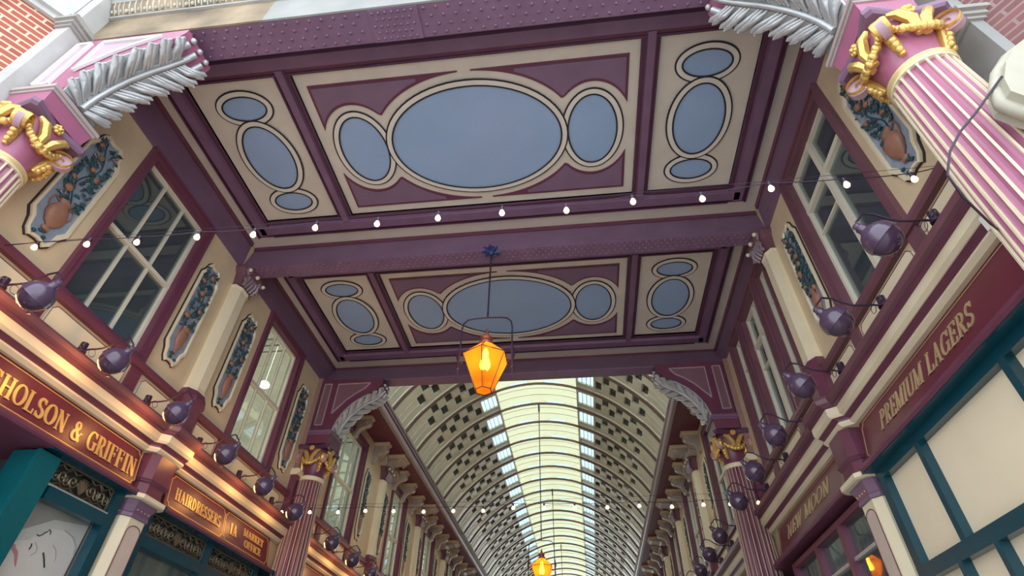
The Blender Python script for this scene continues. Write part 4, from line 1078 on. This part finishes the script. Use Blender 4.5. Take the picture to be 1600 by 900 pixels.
# ================================================================ FESTOON BULBS
def festoon(label, y, xs, zs, ends, r=.0042):
    t = thing('string_light', label, 'string light', (0, y, min(zs)), None)
    m = MB(); P = [(ends[0][0], y, ends[0][1])]
    for x, z in zip(xs, zs): P.append((x, y, z+.0115))
    P.append((ends[1][0], y, ends[1][1])); Q = []
    for a, b in zip(P[:-1], P[1:]):
        for k in range(4): u = k/4; Q.append((a[0]+(b[0]-a[0])*u, y, a[2]+(b[2]-a[2])*u-.0022*math.sin(PI*u)))
    Q.append(P[-1]); m.tube(Q, .0007, 5)
    m.tube([(ends[0][0], y+.004, ends[0][1]+.004), ((ends[0][0]+ends[1][0])/2, y+.004, (ends[0][1]+ends[1][1])/2-.001), (ends[1][0], y+.004, ends[1][1]+.004)], .0004, 4)
    m.build('cable', IRON, t, True)
    for x, z in zip(xs, zs):
        MB().lathe([(.0005, z+.0120), (.0022, z+.0118), (.0024, z+.0045), (.0018, z+.0035)], (x, y, 0), 8).build('lamp_holder', IRON, t, True)
        MB().lathe([(.0015, z+.0050), (.0024, z+.0035), (r*.9, z), (r, z-.0018), (r*.8, z-.0042), (.0008, z-.0056)], (x, y, 0), 10).build('bulb', BULBOFF, t, True)
k_ = .5/.85
xs = [.183+v*k_ for v in (-1.364, -1.213, -1.071, -.909, -.758, -.6, -.443, -.293, -.138, .014, .169, .324, .48, .641, .784)]
zs = [v*k_ for v in (.991, .987, .980, .982, .975, .983, .980, .984, .985, .976, .989, .980, .997, .990, .991)]
festoon('string of fifteen small lit bulbs stretched across the near coffered bay', .5, xs, zs, ((-.689, .594), (.689, .606)))
k_ = 1.5/1.75
xs = [.183+v*k_ for v in (-.980, -.882, -.785, -.693, -.598, -.498, -.401, -.304, -.208, -.11, -.014, .087, .185, .283, .378, .458, .541)]
zs = [v*k_ for v in (.613, .611, .609, .611, .608, .604, .604, .602, .609, .607, .605, .604, .606, .601, .605, .605, .607)]
festoon('farther string of seventeen small yellow bulbs across the vault entrance', 1.5, xs, zs, ((-.689, .54), (.689, .545)), r=.0055)

# ================================================================ HANGING LANTERNS
STARBLUE = mat('dark_blue_boss', (.02, .035, .13), .35)
def lantern(y, ztop, zy, label, boss=True):
    """zy: height of the yoke bar"""
    z = zy-.776; t = thing('hanging_lantern', label, 'lantern', (0, y, .580+z), 'hanging amber lanterns')
    m = MB()
    if boss:
        m.lathe([(.001, ztop-.022), (.006, ztop-.020), (.010, ztop-.010), (.013, ztop-.004), (.013, ztop)], (0, y, 0), 12)
        for k in range(8): a = k*PI/4; m.tube([(.008*math.cos(a), y+.008*math.sin(a), ztop-.010), (.026*math.cos(a), y+.026*math.sin(a), ztop-.008)], [.0065, .0016], 5)
    else: m.box((-.004, y-.012, ztop-.03), (.004, y+.012, ztop+.012))
    m.build('ceiling_boss', STARBLUE if boss else IRON, t, True)
    MB().tube([(0, y, ztop-.01), (0, y, .776+z)], .0022, 7).build('hanging_rod', IRON, t, True)
    pts = [(-.058, .655), (-.058, .745), (-.055, .762), (-.046, .772), (-.030, .775), (0, .776), (.030, .775), (.046, .772), (.055, .762), (.058, .745), (.058, .655)]
    yk_ = MB().tube([(p[0], y, p[1]+z) for p in pts], .0019, 7).build('yoke', IRON, t, True)
    m = MB()
    for sx in (-1, 1):
        m.tube([(sx*.058, y, .70+z), (sx*.064, y, .672+z), (sx*.058, y, .648+z), (sx*.050, y, .655+z)], .0017, 6); m.tube([(sx*.060, y, .690+z), (sx*.060, y, .612+z)], [.0028, .0010], 6); m.ball((sx*.060, y, .640+z), .0035, 6, 4)
    m.build('yoke_hook', IRON, yk_, True)
    N = 6; ph = PI/6
    def ring(r, zz): return [(r*math.cos(ph+k*2*PI/N), y+r*math.sin(ph+k*2*PI/N), zz+z) for k in range(N)]
    rT, rB = .0520, .0185
    a, b, c_ = ring(rB, .583), ring(rT, .664), ring(.015, .699)
    for k in range(N):
        j = (k+1) % N; m = MB(); m.poly([a[k], a[j], b[j], b[k]]); m.build('glass_side', AMBER, t)
        m = MB(); m.poly([b[k], b[j], c_[j], c_[k]]); m.build('glass_roof_pane', AMBER, t)
    m = MB()
    for k in range(N):
        j = (k+1) % N; m.tube([a[k], b[k], c_[k]], .0012, 5)
        for q in (a, b, c_): m.tube([q[k], q[j]], .0013, 5)
    m.build('lantern_frame', mat('lantern_bronze', (.12, .05, .03), .4, metal=.5), t)
    MB().lathe([(.0005, .583+z), (.012, .583+z), (.015, .5845+z)], (0, y, 0), 16).build('glass_base', AMBER, t)
    MB().lathe([(.016, .698+z), (.017, .703+z), (.012, .708+z), (.012, .714+z), (.015, .717+z), (.009, .722+z), (.004, .726+z), (.005, .730+z), (.002, .736+z), (.0005, .745+z)], (0, y, 0), 16).build('chimney_cap', mat('cap_copper', (.30, .08, .05), .35, metal=.4), t, True)
    MB().lathe([(.0005, .632+z), (.008, .636+z), (.012, .645+z), (.010, .656+z), (.006, .668+z), (.007, .678+z), (.002, .690+z)], (0, y, 0), 14).build('flame_bulb', FLAME, t, True)
    MB().lathe([(.002, .584+z), (.0025, .63+z), (.005, .633+z)], (0, y, 0), 8).build('bulb_stem', IRON, t, True)
    ld = bpy.data.lights.new('lantern_glow', 'POINT'); ld.energy = 26; ld.color = (1, .48, .14); ld.shadow_soft_size = .04
    lo = bpy.data.objects.new('lantern_glow', ld); COL.objects.link(lo); lo.location = (0, S*y, S*(.648+z)+EYE)
lantern(.985, 1.0, .776, 'glowing amber lantern hanging from a blue boss under the middle girder')
lantern(2.655, 1.462, .772, 'second amber lantern hanging on a long rod in the vault', False)
lantern(3.89, 1.462, .772, 'third amber lantern, only its long rod seen behind the second lantern', False)
lantern(5.2, 1.462, .772, 'fourth amber lantern rod, farthest along the vault', False)

# ================================================================ GLAZED VAULT
AP = [(-.575, 1.118), (-.52, 1.197), (-.445, 1.275), (-.36, 1.345), (-.27, 1.398), (-.15, 1.446), (0, 1.466), (.15, 1.446), (.27, 1.398), (.36, 1.345), (.445, 1.275), (.52, 1.197), (.575, 1.118)]
def arch(u):   # u in -1..1
    f = (u+1)/2*(len(AP)-1); i = max(0, min(int(f), len(AP)-2)); w_ = f-i
    g = lambda k: AP[max(0, min(k, len(AP)-1))]
    p0, p1, p2, p3 = g(i-1), g(i), g(i+1), g(i+2)
    return tuple(.5*((2*p1[j])+(-p0[j]+p2[j])*w_+(2*p0[j]-5*p1[j]+4*p2[j]-p3[j])*w_*w_+(-p0[j]+3*p1[j]-3*p2[j]+p3[j])*w_**3) for j in (0, 1))
def archo(u, o):  # offset outwards
    a, b = arch(max(-1, u-.01)), arch(min(1, u+.01)); p = arch(u); dx, dz = b[0]-a[0], b[1]-a[1]; l = math.hypot(dx, dz)
    return p[0]-dz/l*o, p[1]+dx/l*o
def band(mb, u0, u1, y0, y1, o0, o1, n=6):
    rings = []
    for k in range(n+1):
        u = u0+(u1-u0)*k/n; a, b = archo(u, o0), archo(u, o1)
        rings.append([(a[0], y0, a[1]), (a[0], y1, a[1]), (b[0], y1, b[1]), (b[0], y0, b[1])])
    return mb.loft(rings)
RY0, RP = 1.81, .2085; NR = 24
m = MB(); band(m, -1, 1, RY0-.0012, RY0+.0012, 0, .012, 40); band(m, -1, 1, RY0-.0023, RY0+.0023, -.0008, .0008, 40)
rib = m.build('arch_rib', RIBM); tag(rib, 'thin brown arched roof rib of the vault, first behind the far girder', 'roof rib', 'vault ribs')
for k in range(1, NR): copy_tree(rib, (0, RP*k, 0), 'thin brown arched roof rib of the vault, %s behind the far girder' % ORD[k])
bay = sroot('ceiling_vault', (0, RY0, 1.12))
y0, y1 = RY0+.002, RY0+RP-.002
def us(X):  # u for abs X (bisect)
    lo, hi = 0., 1.
    for _ in range(30):
        mid = (lo+hi)/2
        if arch(mid)[0] < X: lo = mid
        else: hi = mid
    return lo
uA, uB, uC = us(.50), us(.285), us(.205)
ml = MB(); mp = MB(); md = MB(); mf = MB(); ms = MB(); mo = MB(); mb_ = MB()
for sg in (-1, 1):
    q = lambda a, b: (a*sg, b*sg) if sg > 0 else (b*sg, a*sg)
    u0, u1 = q(uA, 1.0); band(ml, u0, u1, y0, y1, .020, .026, 10)
    for yy in (y0+.05, y0+.10, y0+.15): band(mp, u0, u1, yy-.0012, yy+.0012, .017, .021, 8)
    u0, u1 = q(uB, uA); band(md, u0, u1, y0, y1, .030, .034, 8)
    # cream lattice over the dark louvres
    nc = 7; ed = [0, .14, .50, .86, 1.0]
    for i in range(nc):
        ua, ub = uB+(uA-uB)*i/nc, uB+(uA-uB)*(i+1)/nc
        for j in range(4):
            ya, yb = y0+(y1-y0)*ed[j], y0+(y1-y0)*ed[j+1]
            if j in (0, 3) or (i+j) % 2: a_, b_ = q(ua, ub); band(mf, a_, b_, ya, yb, .016+.005*(j % 2), .028, 2)
            else:
                a_, b_ = q(ua+(ub-ua)*.02, ub-(ub-ua)*.84); band(mb_, a_, b_, ya, yb, .016, .030, 1)
        um = (ua+ub)/2
    u0, u1 = q(uC, uB); band(ms, u0, u1, y0+.055, y1-.035, .028, .030, 4); band(mf, u0, u1, y0, y0+.056, .020, .03, 3); band(mf, u0, u1, y1-.036, y1, .020, .03, 3)
    for k in (1, 2, 3): a_, b_ = q(uC+(uB-uC)*k/4-.002, uC+(uB-uC)*k/4+.002); band(mb_, a_, b_, y0+.03, y1-.02, .022, .028, 1)
    a_, b_ = q(uC-.006, uC+.006); band(mb_, a_, b_, y0, y1, .014, .028, 1); a_, b_ = q(uB-.005, uB+.005); band(mb_, a_, b_, y0, y1, .016, .028, 1)
band(mo, -uC, uC, y0+.022, y1, .022, .025, 20)
for (a_, b_) in ((-us(.13), -us(.04)), (us(.04), us(.13))): band(ms, a_, b_, y0, y0+.022, .024, .026, 4)
for (a_, b_) in ((-uC, -us(.13)), (-us(.04), us(.04)), (us(.13), uC)): band(mo, a_, b_, y0, y0+.022, .022, .025, 6)
for yy in (.33, .66): band(mb_, -uC, uC, y0+(y1-y0)*yy-.001, y0+(y1-y0)*yy+.001, .019, .022, 16)
ml.build('curved_boards', ROOFCREAM, bay, True); mp.build('board_rib', ROOFCREAM, bay); md.build('dark_louvre_glass', DARKGLASS, bay); mf.build('louvre_frame', ROOFCREAM, bay)
ms.build('rooflight', SKYGLASS, bay); mo.build('opal_glazing', OPAL, bay); mb_.build('glazing_bar', ROOFCREAM, bay)
for k in range(-1, NR): 
    if k: copy_tree(bay, (0, RP*k, 0))
# gutters, soffits and consoles of the vault
Y0, Y1 = 1.66, YEND
for s in (-1, 1):
    F = wallf(s); tn += 1; r = sroot('trim_%d' % tn, (s*.6, 3, 1.04))
    MB(F).box((0, Y0, 1.047), (.118, Y1, 1.060)).build('eaves_soffit', mat('eaves_maroon', (.12, .012, .03), .4), r)
    MB(F).prism([(.113, 1.040), (.126, 1.040), (.130, 1.046), (.130, 1.058), (.124, 1.062), (.113, 1.062)], 1, Y0, Y1).build('gutter_lip', mat('gutter_mauve', (.34, .26, .25), .4), r)
    MB(F).box((.113, Y0, 1.062), (.121, Y1, 1.100)).build('gutter_fascia', PLUMD, r)
    MB(F).prism([(.113, 1.072), (.127, 1.074), (.127, 1.082), (.113, 1.084)], 1, Y0, Y1).build('gutter_bead', PLUM, r)
    MB(F).prism([(.105, 1.098), (.124, 1.098), (.122, 1.112), (.112, 1.122), (.105, 1.122)], 1, Y0, Y1).build('spring_moulding', mat('spring_mauve', (.30, .22, .20), .4), r)
    MB(F).box((-.03, Y0, 1.055), (.11, Y1, 1.12)).build('wall_plate_block', PLUMD, r)
CONS = mat('console_grey_cream', (.40, .34, .27), .45, var=.1)
def console(s, yc, w_, dep, label):
    F = wallf(s); z = 1.047; t = thing('eaves_console', label, 'console', (s*D, yc, .955), 'eaves consoles under the vault gutter')
    k = dep/.105; h = .045 if w_ > .03 else .05
    hz = .55 if w_ > .03 else 1
    prof = [(0, z-.085*hz), (.010*k, z-.088*hz), (.022*k, z-.080*hz), (.026*k, z-.066*hz), (.036*k, z-.052*hz), (.058*k, z-.046*hz), (.082*k, z-.042*hz), (.096*k, z-.034*hz), (.098*k, z-.008), (0, z-.008)]
    MB(F).prism(prof, 1, yc-w_, yc+w_).build('console_body', CONS, t)
    m = MB(F); m.box((0, yc-w_-.008, z-.009), (dep*1.0, yc+w_+.008, z-.001)); m.box((0, yc-w_-.004, z-.014), (dep*.97, yc+w_+.004, z-.009)); m.build('console_cap', CREAM, t)
    m = MB(F)
    for e in (-1, 1): m.tube([(.088*k+.009*(1-q/12)*math.cos(q*.7)-.008, yc+e*(w_+.001), z-.026+.011*(1-q/12)*math.sin(q*.7)) for q in range(12)], .0016, 5)
    m.build('console_scroll', CREAM, t, True)
    return t
def eaves_arch(s, yc, r0, label):
    F = wallf(s); t = thing('eaves_arch', label, 'arch moulding', (s*D, yc, .985), 'small arches between the eaves consoles')
    m = MB(F); z = .998; rr = r0*.75
    pts = [(yc+rr*math.cos(math.radians(q)), z+rr*.8*math.sin(math.radians(q))) for q in range(0, 181, 15)]
    for a, b in zip(pts[:-1], pts[1:]): m.prism([a, b, (b[0], 1.046), (a[0], 1.046)], 0, 0, .030)
    m.prism([(yc-r0, .99), (yc-rr, .99), (yc-rr, 1.046), (yc-r0, 1.046)], 0, 0, .030); m.prism([(yc+r0, .99), (yc+rr, .99), (yc+rr, 1.046), (yc+r0, 1.046)], 0, 0, .030); m.build('arch_plate', CONS, t)
    m = MB(F); m.tube([(.031, p[0], p[1]) for p in pts], .0022, 6); m.build('arch_bead', CREAM, t, True)
    m = MB(F); m.ball((.006, yc, 1.012), (.008, rr*.4, .014), 8, 6); m.build('shell', CONS, t, True)
    return t
for s in (-1, 1):
    sd = SIDE[s]
    A = console(s, PIL0, .038, .104, 'large eaves console over the first slim pilaster of the vault, %s' % sd)
    B = console(s, PIL0-.155, .012, .070, 'small eaves console, first along the %s gutter' % sd)
    Cc = eaves_arch(s, PIL0-.095, .040, 'small arch between consoles, first along the %s gutter' % sd)
    nb = nc = 1
    for k in range(NB):
        if k: copy_tree(A, (0, PITCH*k, 0), 'large eaves console over the %s slim pilaster of the vault, %s' % (ORD[k], sd))
        for off_ in (-.315, -.155, .155, .31):
            if k == 0 and off_ == -.155: continue
            if (k and off_ == -.315) : continue
            if k == 0 and off_ == -.315: off_ = -.40
            copy_tree(B, (0, PITCH*k+off_+.155, 0), 'small eaves console, %s along the %s gutter' % (ORD[nb], sd)); nb += 1
        for off_ in (-.095, .095):
            if k == 0 and off_ == -.095: continue
            copy_tree(Cc, (0, PITCH*k+off_+.095, 0), 'small arch between consoles, %s along the %s gutter' % (ORD[nc], sd)); nc += 1
